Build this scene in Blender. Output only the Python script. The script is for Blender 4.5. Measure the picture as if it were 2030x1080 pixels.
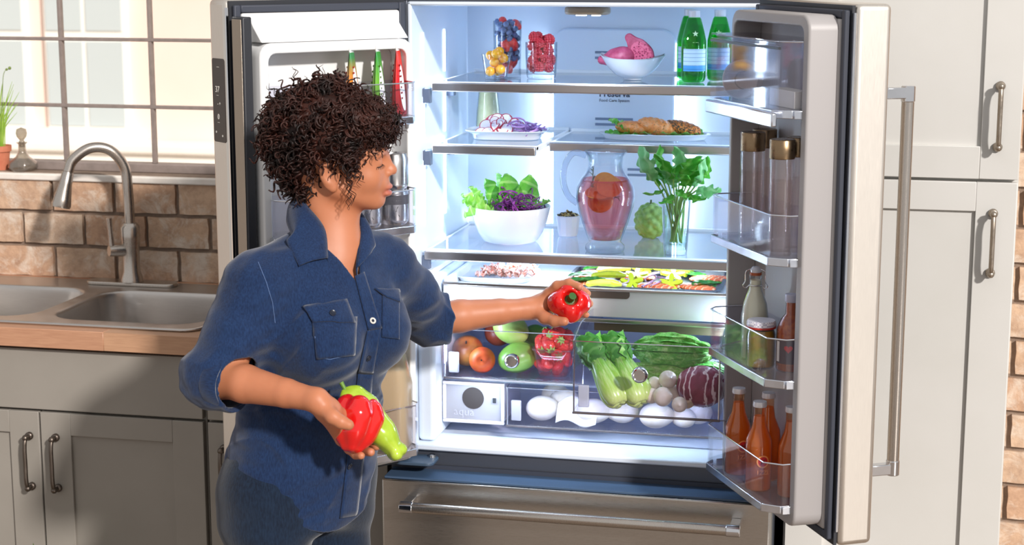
import bpy, bmesh, math, random
import numpy as np
from mathutils import Vector, Matrix, noise as mnoise
import openvdb as vdb

R = math.radians
PI = math.pi
scene = bpy.context.scene
COL = scene.collection
for o in list(bpy.data.objects):
    bpy.data.objects.remove(o)

# ------------------------------------------------------------------ camera
CAM_LOC = Vector((.694, -3.8, 1.85))
YAW, PITCH, FPX = R(12.6), R(10.5), 3400.0
cam_d = bpy.data.cameras.new('camera')
cam = bpy.data.objects.new('camera', cam_d)
COL.objects.link(cam)
cam.location = CAM_LOC
cam.rotation_euler = (PI/2 - PITCH, 0, YAW)
cam_d.sensor_width = 36
cam_d.lens = FPX/2030*36
cam_d.clip_end = 200
cam_d.dof.use_dof = True
cam_d.dof.focus_distance = 3.75
cam_d.dof.aperture_fstop = 6
scene.camera = cam
FW = Vector((-math.sin(YAW)*math.cos(PITCH), math.cos(YAW)*math.cos(PITCH), -math.sin(PITCH)))
RT = Vector((math.cos(YAW), math.sin(YAW), 0))
UP = RT.cross(FW)

def ray(x, y):
    return (FW + RT*((x-1015)/FPX) - UP*((y-540)/FPX)).normalized()

def at(x, y, **k):
    """the point that pixel x, y shows on the plane X=, Y= or Z= of the thing it touches"""
    (a, v), = k.items()
    i = 'XYZ'.index(a)
    d = ray(x, y)
    return CAM_LOC + d*((v-CAM_LOC[i])/d[i])

# ------------------------------------------------------------------ world, sun, exposure
w = bpy.data.worlds.new('world')
scene.world = w
w.use_nodes = True
bg = w.node_tree.nodes['Background']
bg.inputs[0].default_value = (1.0, .985, .975, 1)
bg.inputs[1].default_value = .55
sun_d = bpy.data.lights.new('sun', 'SUN')
sun_d.energy = 3.3
sun_d.angle = R(3.5)
sun_d.color = (1.0, .95, .9)
sun = bpy.data.objects.new('sun', sun_d)
COL.objects.link(sun)
SUN_DIR = Vector((-.92, 1.0, -.66)).normalized()
sun.rotation_euler = SUN_DIR.to_track_quat('-Z', 'Y').to_euler()
sun.location = (4, -4, 4)
scene.view_settings.view_transform = 'Standard'
scene.view_settings.look = 'None'
scene.view_settings.exposure = 0.18
scene.view_settings.gamma = 1
scene.view_settings.use_curve_mapping = False
scene.cycles.max_bounces = 10
scene.cycles.transparent_max_bounces = 24
scene.cycles.caustics_reflective = False
scene.cycles.caustics_refractive = False
scene.cycles.use_denoising = True
scene.cycles.sample_clamp_indirect = 6

# ------------------------------------------------------------------ materials
def lin(c):
    def f(x):
        x = x/255
        return x/12.92 if x <= .04045 else ((x+.055)/1.055)**2.4
    return (f(c[0]), f(c[1]), f(c[2]), 1)

class N:
    """short-hand for node trees"""
    def __init__(s, name):
        s.m = bpy.data.materials.new(name)
        s.m.use_nodes = True
        s.t = s.m.node_tree
        s.b = s.t.nodes['Principled BSDF']
        s.out = s.t.nodes['Material Output']
    def n(s, typ, **k):
        n = s.t.nodes.new('ShaderNode'+typ)
        for a, v in k.items():
            setattr(n, a, v)
        return n
    def l(s, a, b):
        s.t.links.new(a, b)
    def tc(s, scale=1, rot=(0, 0, 0), space='Object'):
        t = s.n('TexCoord')
        m = s.n('Mapping')
        m.inputs['Scale'].default_value = scale if hasattr(scale, '__len__') else (scale,)*3
        m.inputs['Rotation'].default_value = rot
        s.l(t.outputs[space], m.inputs[0])
        return m.outputs[0]
    def noise(s, vec, scale, detail=4, rough=.55, dist=0):
        n = s.n('TexNoise')
        n.inputs['Scale'].default_value = scale
        n.inputs['Detail'].default_value = detail
        n.inputs['Roughness'].default_value = rough
        n.inputs['Distortion'].default_value = dist
        s.l(vec, n.inputs['Vector'])
        return n.outputs[0]
    def ramp(s, fac, stops):
        r = s.n('ValToRGB')
        e = r.color_ramp.elements
        while len(e) < len(stops):
            e.new(.5)
        for q, (p, c) in zip(e, stops):
            q.position = p
            q.color = c if len(c) == 4 else lin(c)
        s.l(fac, r.inputs[0])
        return r.outputs[0]
    def mix(s, fac, a, b, blend='MIX'):
        m = s.n('MixRGB', blend_type=blend)
        for i, v in enumerate((fac, a, b)):
            if hasattr(v, 'links'):
                s.l(v, m.inputs[i])
            else:
                m.inputs[i].default_value = v if i == 0 else (v if len(v) == 4 else lin(v))
        return m.outputs[0]
    def bump(s, h, strength=.3, dist=.002):
        b = s.n('Bump')
        b.inputs['Strength'].default_value = strength
        b.inputs['Distance'].default_value = dist
        s.l(h, b.inputs['Height'])
        s.l(b.outputs[0], s.b.inputs['Normal'])
    def set(s, **k):
        for a, v in k.items():
            a = {'col': 'Base Color', 'rough': 'Roughness', 'metal': 'Metallic', 'coat': 'Coat Weight', 'sss': 'Subsurface Weight',
                 'trans': 'Transmission Weight', 'spec': 'Specular IOR Level', 'aniso': 'Anisotropic', 'sheen': 'Sheen Weight', 'alpha': 'Alpha'}.get(a, a)
            if hasattr(v, 'links'):
                s.l(v, s.b.inputs[a])
            else:
                s.b.inputs[a].default_value = (lin(v) if len(v) == 3 else v) if hasattr(v, '__len__') else v
        return s

def plain(name, col, rough=.5, var=None, scale=30, bump=0, bscale=80, **k):
    """one colour with procedural mottling towards `var` and fine relief"""
    m = N(name).set(col=col, rough=rough, **k)
    v = m.tc()
    if var:
        m.set(col=m.ramp(m.noise(v, scale), [(.3, col), (.7, var)]))
    if bump:
        m.bump(m.noise(v, bscale), bump, .003)
    return m.m

def clear(name, tint=(255, 255, 255), rough=.03, gloss=1.0, ior=1.45, haze=0, hazecol=(235, 240, 250), edge=None):
    """clear glass or plastic: tinted see-through with fresnel gloss and a little milky haze"""
    m = N(name)
    tr = m.n('BsdfTransparent'); tr.inputs[0].default_value = lin(tint)
    if edge:      # light crosses more glass where the wall is seen edge-on
        lw = m.n('LayerWeight'); lw.inputs[0].default_value = .5
        pw = m.n('Math', operation='POWER'); m.l(lw.outputs['Facing'], pw.inputs[0]); pw.inputs[1].default_value = 3.5
        m.l(m.mix(pw.outputs[0], tint, edge), tr.inputs[0])
    gl = m.n('BsdfGlossy'); gl.inputs['Roughness'].default_value = rough
    fr = m.n("Fresnel"); gm = m.n("NewGeometry"); mr = m.n("MapRange"); m.l(gm.outputs["Backfacing"], mr.inputs[0]); mr.inputs[3].default_value = ior; mr.inputs[4].default_value = 1/ior; m.l(mr.outputs[0], fr.inputs[0])
    ml = m.n('Math', operation='MULTIPLY'); m.l(fr.outputs[0], ml.inputs[0]); ml.inputs[1].default_value = gloss; ml.use_clamp = True
    base = tr.outputs[0]
    if haze:
        df = m.n('BsdfDiffuse'); df.inputs[0].default_value = lin(hazecol)
        tl = m.n('BsdfTranslucent'); tl.inputs[0].default_value = lin(hazecol)
        h = m.n('MixShader'); m.l(df.outputs[0], h.inputs[1]); m.l(tl.outputs[0], h.inputs[2])
        a = m.n('MixShader'); a.inputs[0].default_value = haze
        m.l(base, a.inputs[1]); m.l(h.outputs[0], a.inputs[2]); base = a.outputs[0]
    mx = m.n('MixShader')
    m.l(ml.outputs[0], mx.inputs[0]); m.l(base, mx.inputs[1]); m.l(gl.outputs[0], mx.inputs[2])
    m.l(mx.outputs[0], m.out.inputs[0])
    return m.m

def emit(name, col, strength):
    m = N(name)
    m.set(col=col)
    m.b.inputs['Emission Color'].default_value = lin(col)
    m.b.inputs['Emission Strength'].default_value = strength
    return m.m

def metal(name, col, rough=.3, brush=(1, 1, 1), amt=.12, scale=60):
    m = N(name).set(col=col, metal=1, rough=rough)
    n = m.noise(m.tc(brush), scale, 3)
    m.set(rough=m.ramp(n, [(.25, (rough-amt,)*3+(1,)), (.75, (rough+amt,)*3+(1,))]))
    m.set(col=m.ramp(n, [(.2, tuple(c*.93 for c in col)), (.8, col)]))
    return m.m

# ------------------------------------------------------------------ objects
WM = {}
def link(name, data, parent=None, M=None):
    o = bpy.data.objects.new(name, data)
    COL.objects.link(o)
    M = M.copy() if M is not None else Matrix()
    WM[o.name] = M
    if parent:
        o.parent = parent
        o.matrix_basis = WM[parent.name].inverted() @ M
    else:
        o.matrix_basis = M
    return o

def tag(o, label=None, cat=None, group=None, kind=None):
    if label: o['label'] = label
    if cat: o['category'] = cat
    if group: o['group'] = group
    if kind: o['kind'] = kind
    return o

def thing(name, label, cat, loc=(0, 0, 0), group=None, rz=0):
    return tag(link(name, None, None, Matrix.Translation(loc) @ Matrix.Rotation(rz, 4, 'Z')), label, cat, group)

def T(x=0, y=0, z=0, rx=0, ry=0, rz=0, s=1):
    M = Matrix.Translation((x, y, z)) @ Matrix.Rotation(rz, 4, 'Z') @ Matrix.Rotation(ry, 4, 'Y') @ Matrix.Rotation(rx, 4, 'X')
    if s != 1:
        M = M @ (Matrix.Diagonal((*s, 1)) if hasattr(s, '__len__') else Matrix.Scale(s, 4))
    return M

class MB:
    """collects shapes and links them as one mesh object"""
    def __init__(s):
        s.v = []; s.f = []
    def add(s, v, f, M=None):
        k = len(s.v)
        s.v += [tuple(M @ Vector(p)) for p in v] if M is not None else [tuple(p) for p in v]
        s.f += [tuple(i+k for i in q) for q in f]
        return s
    def box(s, x0, x1, y0, y1, z0, z1, M=None):
        v = [(x, y, z) for z in (z0, z1) for y in (y0, y1) for x in (x0, x1)]
        return s.add(v, [(0, 2, 3, 1), (4, 5, 7, 6), (0, 1, 5, 4), (2, 6, 7, 3), (0, 4, 6, 2), (1, 3, 7, 5)], M)
    def prism(s, poly, a, b, axis='Z', M=None):
        n = len(poly)
        def p(q, h):
            return {'Z': (q[0], q[1], h), 'Y': (q[0], h, q[1]), 'X': (h, q[0], q[1])}[axis]
        v = [p(q, a) for q in poly]+[p(q, b) for q in poly]
        f = [tuple(range(n))[::-1], tuple(range(n, 2*n))]+[(i, (i+1) % n, n+(i+1) % n, n+i) for i in range(n)]
        return s.add(v, f, M)
    def lathe(s, prof, n=32, M=None, sq=0, sx=1, sy=1, close=False):
        """turn (radius, z) points about Z; sq > 0 squares the plan"""
        v = []; f = []
        for r, z in prof:
            for i in range(n):
                a = 2*PI*i/n
                c, q = math.cos(a), math.sin(a)
                k = 1
                if sq:
                    e = 2+sq*6
                    k = 1/(abs(c)**e+abs(q)**e)**(1/e)
                v.append((r*c*k*sx, r*q*k*sy, z))
        m = len(prof)
        for j in range(m-1+(1 if close else 0)):
            j2 = (j+1) % m
            for i in range(n):
                f.append((j*n+i, j*n+(i+1) % n, j2*n+(i+1) % n, j2*n+i))
        if not close:
            if prof[0][0] > 1e-6: f.append(tuple(range(n))[::-1])
            if prof[-1][0] > 1e-6: f.append(tuple(range((m-1)*n, m*n)))
        return s.add(v, f, M)
    def tube(s, pts, r, n=10, caps=True, M=None, closed=False, flat=1):
        pts = [Vector(p) for p in pts]
        m = len(pts)
        rr = r if hasattr(r, '__len__') else [r]*m
        v = []; f = []
        side = None
        for i, p in enumerate(pts):
            t = (pts[(i+1) % m if closed else min(i+1, m-1)]-pts[(i-1) % m if closed else max(i-1, 0)]).normalized()
            if side is None:
                side = t.orthogonal().normalized() if abs(t.z) > .95 else t.cross(Vector((0, 0, 1))).normalized()
            side = (side-t*side.dot(t)).normalized()
            b = t.cross(side)
            for k in range(n):
                a = 2*PI*k/n
                v.append(p+side*(math.cos(a)*rr[i])+b*(math.sin(a)*rr[i]*flat))
        for i in range(m if closed else m-1):
            j = (i+1) % m
            for k in range(n):
                f.append((i*n+k, i*n+(k+1) % n, j*n+(k+1) % n, j*n+k))
        if caps and not closed:
            f.append(tuple(range(n))[::-1]); f.append(tuple(range((m-1)*n, m*n)))
        return s.add(v, f, M)
    def grid(s, fn, nu, nv, M=None, wrap=False):
        v = [fn(i/nu, j/nv) for j in range(nv+1) for i in range(nu+1)]
        f = [(j*(nu+1)+i, j*(nu+1)+i+1, (j+1)*(nu+1)+i+1, (j+1)*(nu+1)+i) for j in range(nv) for i in range(nu)]
        return s.add(v, f, M)
    def ball(s, c, r, n=12, M=None):
        rx, ry, rz = r if hasattr(r, '__len__') else (r, r, r)
        v = [(c[0], c[1], c[2]-rz)]
        m = max(4, n//2)
        for j in range(1, m):
            t = PI*j/m
            for i in range(n):
                a = 2*PI*i/n
                v.append((c[0]+rx*math.sin(t)*math.cos(a), c[1]+ry*math.sin(t)*math.sin(a), c[2]-rz*math.cos(t)))
        v.append((c[0], c[1], c[2]+rz))
        f = [(0, 1+(i+1) % n, 1+i) for i in range(n)]
        for j in range(m-2):
            for i in range(n):
                f.append((1+j*n+i, 1+j*n+(i+1) % n, 1+(j+1)*n+(i+1) % n, 1+(j+1)*n+i))
        e = len(v)-1; k = 1+(m-2)*n
        f += [(k+i, k+(i+1) % n, e) for i in range(n)]
        return s.add(v, f, M)
    def mesh(s, smooth=40):
        me = bpy.data.meshes.new('mesh')
        me.from_pydata(s.v, [], s.f)
        me.update()
        if smooth:
            me.shade_smooth()
            if smooth < 180:
                me.set_sharp_from_angle(angle=R(smooth))
        return me
    def build(s, name, m, parent=None, M=None, bevel=0, seg=2, smooth=40, solid=0, sub=0):
        me = s.mesh(smooth)
        me.materials.append(m)
        o = link(name, me, parent, M)
        if solid:
            md = o.modifiers.new('thick', 'SOLIDIFY'); md.thickness = solid; md.offset = 0
        if sub:
            md = o.modifiers.new('sub', 'SUBSURF'); md.levels = sub; md.render_levels = sub
        if bevel:
            md = o.modifiers.new('bevel', 'BEVEL'); md.width = bevel; md.segments = seg; md.limit_method = 'ANGLE'; md.angle_limit = R(40)
            md.harden_normals = False
        return o

def rrect(x0, x1, y0, y1, r, n=5):
    p = []
    for cx, cy, a in ((x1-r, y1-r, 0), (x0+r, y1-r, 90), (x0+r, y0+r, 180), (x1-r, y0+r, 270)):
        for i in range(n+1):
            t = R(a+90*i/n)
            p.append((cx+r*math.cos(t), cy+r*math.sin(t)))
    return p

def copy_tree(o, M, label=None):
    """copy a thing with its parts and sub-parts to world matrix M"""
    def rec(a, parent):
        c = a.copy()
        COL.objects.link(c)
        if parent:
            c.parent = parent
            WM[c.name] = WM[parent.name] @ a.matrix_basis
        for ch in a.children:
            rec(ch, c)
        return c
    c = o.copy()
    COL.objects.link(c)
    WM[c.name] = M.copy()
    c.matrix_basis = M
    for ch in list(o.children):
        rec(ch, c)
    if label: c['label'] = label
    return c

def bez(p, n=12):
    """Catmull-Rom through the points"""
    p = [Vector(q) for q in p]
    q = [p[0]*2-p[1]]+p+[p[-1]*2-p[-2]]
    out = []
    for i in range(1, len(q)-2):
        for k in range(n):
            t = k/n
            a, b, c, d = q[i-1:i+3]
            out.append(.5*((2*b)+(c-a)*t+(2*a-5*b+4*c-d)*t*t+(3*b-a-3*c+d)*t**3))
    out.append(p[-1])
    return out

# ------------------------------------------------------------------ solids from distance fields
def sphere(p, c, r):
    return np.linalg.norm(p-np.array(c), axis=1)-r
def ellip(p, c, r, Rm=None):
    q = p-np.array(c)
    if Rm is not None:
        q = q @ Rm
    r = np.array(r, float)
    k0 = np.linalg.norm(q/r, axis=1); k1 = np.linalg.norm(q/(r*r), axis=1)
    return np.where(k1 > 1e-9, k0*(k0-1)/np.maximum(k1, 1e-9), -r.min())
def cone(p, a, b, ra, rb):
    """round-ended limb from a to b with two radii"""
    a = np.array(a, float); b = np.array(b, float)
    ab = b-a
    t = np.clip(((p-a) @ ab)/(ab @ ab), 0, 1)
    return np.linalg.norm(p-a-t[:, None]*ab, axis=1)-(ra+(rb-ra)*t)
def chain(p, pts, rr, k=.01):
    d = None
    for i in range(len(pts)-1):
        e = cone(p, pts[i], pts[i+1], rr[i], rr[i+1])
        d = e if d is None else smin(d, e, k)
    return d
def smin(a, b, k):
    h = np.maximum(k-np.abs(a-b), 0)/k
    return np.minimum(a, b)-h*h*k*.25
def smax(a, b, k):
    return -smin(-a, -b, k)

def sdf_arrays(fn, lo, hi, vox, adapt=0.0):
    B = 16
    lo = np.array(lo, float)
    n = np.ceil((np.array(hi, float)-lo)/vox/B).astype(int)
    g = vdb.FloatGrid(3*vox)
    g.gridClass = vdb.GridClass.LEVEL_SET
    ii = np.stack(np.meshgrid(*[np.arange(k) for k in n], indexing='ij'), -1).reshape(-1, 3)
    cen = lo+(ii*B+B/2-.5)*vox
    d = fn(cen)
    half = B*vox*.5*1.75
    loc = np.stack(np.meshgrid(*[np.arange(B)]*3, indexing='ij'), -1).reshape(-1, 3)
    for k in np.where(d < -half*1.15)[0]:
        a = ii[k]*B
        g.fill(tuple(int(x) for x in a), tuple(int(x) for x in a+B-1), -3*vox, False)
    sel = np.where(np.abs(d) <= half*1.15)[0]
    for s0 in range(0, len(sel), 24):
        ks = sel[s0:s0+24]
        pts = (ii[ks][:, None, :]*B+loc[None])
        dd = fn((lo+pts.reshape(-1, 3)*vox)).reshape(len(ks), B, B, B)
        for q, k in enumerate(ks):
            g.copyFromArray(np.ascontiguousarray(np.clip(dd[q], -3*vox, 3*vox), dtype=np.float32), ijk=tuple(int(x) for x in ii[k]*B))
    p, t, q = g.convertToPolygons(isovalue=0.0, adaptivity=adapt)
    p = np.asarray(p)*vox+lo if len(p) else np.zeros((0, 3))
    return p, np.asarray(t), np.asarray(q)

def sdf_mesh(fn, lo, hi, vox, adapt=0.0):
    p, t, q = sdf_arrays(fn, lo, hi, vox, adapt)
    nt, nq = len(t), len(q)
    me = bpy.data.meshes.new('mesh')
    loops = np.concatenate([t.reshape(-1) if nt else np.zeros(0, int), q.reshape(-1) if nq else np.zeros(0, int)]).astype(np.int32)
    starts = np.concatenate([np.arange(nt)*3, nt*3+np.arange(nq)*4]).astype(np.int32)
    # outward orientation
    vol = 0
    for a in (t, q):
        if len(a):
            A, Bq, Cq = p[a[:, 0]], p[a[:, 1]], p[a[:, 2]]
            vol += np.einsum('ij,ij->i', A-p.mean(0), np.cross(Bq-p.mean(0), Cq-p.mean(0))).sum()
    if vol < 0:
        loops = np.concatenate([t[:, ::-1].reshape(-1) if nt else np.zeros(0, int), q[:, ::-1].reshape(-1) if nq else np.zeros(0, int)]).astype(np.int32)
    me.vertices.add(len(p)); me.vertices.foreach_set('co', p.astype(np.float32).ravel())
    me.loops.add(len(loops)); me.loops.foreach_set('vertex_index', loops)
    me.polygons.add(nt+nq); me.polygons.foreach_set('loop_start', starts)
    me.update(calc_edges=True); me.validate()
    me.shade_smooth()
    return me, p

def solid(name, fn, lo, hi, vox, m, parent=None, M=None, adapt=0.0, smooth=0):
    me, p = sdf_mesh(fn, lo, hi, vox, adapt)
    for q in (m if isinstance(m, (list, tuple)) else [m]):
        me.materials.append(q)
    o = link(name, me, parent, M)
    if smooth:
        md = o.modifiers.new('smooth', 'SMOOTH'); md.factor = .5; md.iterations = smooth
    return o

def vnoise(p, scale, seed=0):
    """cheap smooth vector noise built from sines"""
    rs = np.random.RandomState(seed)
    d = np.zeros(len(p))
    for i in range(6):
        k = rs.normal(size=3); k = k/np.linalg.norm(k)*scale*rs.uniform(.6, 1.6)
        d += np.sin(p @ k+rs.uniform(0, 6.28))
    return d/6
# ------------------------------------------------------------------ shared materials
M_white = plain('white_plastic', (240, 242, 246), .35)
M_liner = plain('fridge_liner', (222, 231, 244), .32)
M_grey_paint = plain('grey_cabinet_paint', (148, 142, 134), .45, (142, 136, 128), 6, .04, 300)
M_pantry_paint = plain('pale_pantry_paint', (218, 216, 212), .42, (213, 211, 206), 5, .03, 300)
M_steel = metal('brushed_steel', (196, 190, 183), .30, (1, 1, 90), .06, 40)
M_door_steel = metal('door_edge_steel', (236, 229, 220), .42, (90, 1, 1), .05, 40)
M_chrome = metal('chrome', (225, 226, 230), .10, (1, 1, 1), .02, 20)
M_nickel = metal('brushed_nickel', (200, 192, 184), .27, (60, 60, 1), .05, 40)
M_bronze = metal('worn_bronze', (112, 102, 94), .42, (1, 1, 1), .15, 90)
M_dark = plain('dark_plastic', (44, 46, 52), .45)
M_gasket = plain('gasket_rubber', (58, 62, 74), .55)
M_mortar = plain('mortar', (150, 130, 114), .9, (130, 112, 98), 60, .4, 200)
M_glass = clear('clear_glass', (252, 254, 255), .02, 1.0, 1.45, edge=(150, 166, 186))
M_bin = clear('clear_bin_plastic', (252, 252, 255), .04, 1.1, 1.45, .015)
M_shelf_glass = clear('shelf_glass', (236, 244, 252), .05, 1.3, 1.5, .22, (225, 236, 250))

def brick_mat():
    m = N('weathered_brick')
    v = m.tc()
    inf = m.n('ObjectInfo')
    add = m.n('VectorMath', operation='ADD')
    sc = m.n('VectorMath', operation='SCALE'); sc.inputs['Scale'].default_value = 9
    cmb = m.n('CombineXYZ'); m.l(inf.outputs['Random'], cmb.inputs[0]); m.l(inf.outputs['Random'], cmb.inputs[1])
    m.l(cmb.outputs[0], sc.inputs[0]); m.l(v, add.inputs[0]); m.l(sc.outputs[0], add.inputs[1])
    p = add.outputs[0]
    base = m.ramp(inf.outputs['Random'], [(0, (200, 160, 130)), (.35, (216, 186, 158)), (.7, (204, 168, 138)), (1, (226, 202, 178))])
    dark = m.ramp(m.noise(p, 26, 6, .65), [(.38, (0, 0, 0, 1)), (.62, (1, 1, 1, 1))])
    c = m.mix(dark, m.mix(.5, base, (150, 116, 96)), base)
    wash = m.ramp(m.noise(p, 14, 7, .7, .6), [(.48, (0, 0, 0, 1)), (.64, (.75, .75, .75, 1))])
    c = m.mix(wash, c, (226, 212, 196))
    m.set(col=c, rough=.85)
    m.bump(m.noise(p, 90, 6, .7), .55, .004)
    return m.m
M_brick = brick_mat()

# ------------------------------------------------------------------ the room
WALL_Y = .70
fl = MB().box(-4, 4, -6, .9, -.05, 0)
m = N('oak_floor')
v = m.tc((1, 9, 1))
m.set(col=m.ramp(m.noise(v, 5, 5), [(.3, (128, 112, 98)), (.7, (156, 138, 122))]), rough=.4)
tag(fl.build('floor', m.m), 'warm brown oak floor under the kitchen cabinets', None, None, 'structure')

# back wall with the window opening; plaster behind, brick facing in view
WX0, WX1, WZ0, WZ1 = -2.5, -.80, 1.232, 2.16
wb = MB()
for x0, x1, z0, z1 in ((-4, WX0, 0, 2.7), (WX1, 4, 0, 2.7), (WX0, WX1, 0, WZ0), (WX0, WX1, WZ1, 2.7)):
    wb.box(x0, x1, WALL_Y+.007, WALL_Y+.2, z0, z1)
wall = tag(wb.build('wall_back', M_mortar), 'kitchen back wall faced with weathered tan brick', None, None, 'structure')
random.seed(3)
bricks = []
for k in range(3):
    b = MB()
    random.seed(k+11)
    L, H = .182, .0865
    b.grid(lambda u, v, k=k: ((u-.5)*L+.0012*math.sin(v*9+k), -.001*abs(math.sin(u*11+k*2))-.0012*math.sin(v*7+u*5+k), (v-.5)*H+.001*math.sin(u*13+k)), 6, 3)
    # returns to the mortar
    n = len(b.v)
    ring = [i for i in range(7)]+[7*j+6 for j in range(1, 4)]+[21+i for i in range(5, -1, -1)]+[7*j for j in range(2, 0, -1)]
    for i in ring:
        x, y, z = b.v[i]; b.v.append((x, .012, z))
    q = len(ring)
    for i in range(q):
        b.f.append((ring[(i+1) % q], ring[i], n+i, n+(i+1) % q))
    me = b.mesh(60); me.materials.append(M_brick); bricks.append(me)
def lay_bricks(x0, x1, z0, rows, top=9, off0=0.0, course=.0975):
    for r in range(rows):
        z = z0+course*r
        if z+.02 > top: break
        off = (off0+(r % 2)*.097) % .193
        n0 = math.floor((x0-off)/.193); n1 = math.ceil((x1-off)/.193)
        for i in range(n0, n1+1):
            x = off+i*.193
            if x < x0-.09 or x > x1+.09: continue
            o = link('brick', bricks[(i*7+r*3) % 3], wall, T(x, WALL_Y-.004, z, s=(random.uniform(.985, 1.0), 1, random.uniform(.98, 1.0))))
lay_bricks(-2.15, -.75, .93+.043, 3, off0=-.03)
lay_bricks(.93, 1.75, .10+.043, 26, off0=.05)
# brick-on-edge ledge under the white sill is the fourth course
window = tag(link('window_1', None, None, Matrix.Translation((-1.6, .78, WZ0))), 'steel-framed casement window with a dark grid of glazing bars', None, None, 'structure')
M_frame = plain('window_steel', (146, 132, 126), .5, (130, 118, 112), 40)
WY = .78
fr = MB().box(WX0, WX1, WY-.02, WY+.03, WZ0, WZ0+.026).box(WX0, WX1, WY-.02, WY+.03, WZ1-.03, WZ1).box(WX0, WX0+.03, WY-.02, WY+.03, WZ0, WZ1).box(WX1-.03, WX1, WY-.02, WY+.03, WZ0, WZ1)
fr.build('window_frame', M_frame, window, bevel=.003)
xs = [-1.939, -1.662, -1.385, -1.108]; zs = [1.42, 1.611, 1.802, 1.993]
for x in xs:
    MB().box(x-.005, x+.005, WY-.008, WY+.012, WZ0+.026, WZ1-.03).build('glazing_bar', M_frame, window, bevel=.0015)
for z in zs:
    MB().box(WX0+.03, WX1-.03, WY-.0095, WY+.0105, z-.0048, z+.0048).build('glazing_bar', M_frame, window, bevel=.0015)
M_pane = clear('window_pane', (254, 254, 252), .02, .6, 1.4)
gx = [WX0+.03]+xs+[WX1-.03]; gz = [WZ0+.026]+zs+[WZ1-.03]
for i in range(len(gx)-1):
    for j in range(len(gz)-1):
        MB().box(gx[i], gx[i+1], WY+.003, WY+.006, gz[j], gz[j+1]).build('pane', M_pane, window)
sill = MB().box(WX0-.02, WX1+.02, WALL_Y-.012, WY-.02, WZ0-.022, WZ0-.002)
sill.build('window_sill', plain('white_sill', (238, 232, 224), .5, (228, 218, 208), 30), window, bevel=.004)
MB().box(WX1, WX1+.04, WALL_Y+.001, WY+.03, WZ0-.02, WZ1).build('window_jamb', plain('jamb', (210, 198, 184), .6), window)

# what lies outside the window: a pale rendered house across a bright yard
gr = tag(MB().box(-30, 20, .95, 40, -1.6, -1.5).build('ground', plain('pale_gravel', (222, 206, 190), .9, (206, 188, 170), 3)), 'pale gravel yard outside the kitchen window', None, None, 'structure')
house = thing('house', 'pale peach rendered house with tall grey windows seen through the window', 'building', (-6, 8, -1.5))
M_render = plain('peach_render', (252, 228, 218), .9, (250, 222, 210), 1.2)
M_render2 = plain('pale_stone', (252, 248, 242), .9, (250, 245, 238), 1.2)
M_hglass = plain('house_glass', (206, 214, 216), .25)
MB().box(-14, 4, 8, 8.6, -1.5, 7).build('wall', M_render, house)
MB().box(-14, 4, 7.8, 8, -1.5, .42).build('plinth', M_render2, house)
MB().box(-14, 4, 7.74, 8, .42, .5).build('ledge', M_render2, house, bevel=.02)
for x in (-7.4, -5.95, -5.15, -3.4):
    wn = MB().box(x-.32, x+.32, 7.93, 8.02, .55, 3.4).box(x-.4, x+.4, 7.85, 8, .48, .58).build('house_window', M_render2, house)
    for dx in (-.16, .16):
        for z in (.6, 1.3, 2.0, 2.7):
            MB().box(x+dx-.14, x+dx+.14, 7.915, 7.932, z, z+.62).build('house_pane', M_hglass, wn)

# ------------------------------------------------------------------ left run of cabinets
def shaker(b, x0, x1, z0, z1, y, st=.085, th=.02, top=None, M=None, bot=None):
    """frame of stiles and rails round a recessed panel; the face is at y"""
    t = top or st
    bt = bot or st
    b.box(x0, x0+st, y, y+th, z0, z1, M); b.box(x1-st, x1, y, y+th, z0, z1, M)
    b.box(x0+st, x1-st, y, y+th, z1-t, z1, M); b.box(x0+st, x1-st, y, y+th, z0, z0+bt, M)
    b.box(x0+st-.001, x1-st+.001, y+.009, y+th, z0+bt-.001, z1-t+.001, M)
    return b
def pull(parent, x, z0, z1, y, m=M_bronze, r=.0055, out=.03):
    p = bez([(x, y, z1-.006), (x, y-out*.75, z1-.008), (x, y-out, z1-.03), (x, y-out, (z0+z1)/2), (x, y-out, z0+.03), (x, y-out*.75, z0+.008), (x, y, z0+.006)], 6)
    b = MB().tube(p, r, 10)
    for z in (z0+.006, z1-.006):
        b.tube([(x, y+.001, z), (x, y-.006, z), (x, y-.009, z)], [.0105, .0105, .007], 14)
        b.ball((x, y-out*.8, z), (.0085, .0085, .0085), 10)
    return b.build('handle', m, parent, smooth=60)
CF = .055   # face of the doors
cab = thing('sink_cabinet', 'grey painted sink base cabinet with two shaker doors', 'cabinet', (-1.4, .36, 0))
MB().box(-1.845, -1.827, CF+.022, .69, .1, .879).box(-.97, -.952, CF+.022, .69, .1, .879).box(-1.827, -.97, CF+.022, .69, .1, .118).box(-1.827, -.97, .672, .69, .118, .74).box(-1.827, -.97, CF+.022, CF+.034, .118, .879).box(-1.845, -.952, .13, .66, 0, .1).build('body', M_grey_paint, cab)
MB().box(-1.842, -.955, CF, CF+.02, .715, .872).build('false_drawer_front', M_grey_paint, cab, bevel=.0015)
for x0, x1, hx in ((-1.842, -1.4015, -1.428), (-1.3965, -.955, -1.355)):
    d = shaker(MB(), x0, x1, .11, .708, CF, .082, .02, .058).build('door', M_grey_paint, cab, bevel=.0015)
    pull(d, hx, .505, .65, CF)
cab2 = thing('base_cabinet', 'narrow grey base cabinet with a drawer between sink and refrigerator', 'cabinet', (-.71, .36, 0))
MB().box(-.946, -.475, CF+.022, .69, .1, .879).box(-.946, -.475, .13, .66, 0, .1).build('body', M_grey_paint, cab2)
d = MB().box(-.942, -.478, CF, CF+.02, .715, .872).build('drawer_front', M_grey_paint, cab2, bevel=.0015)
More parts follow.
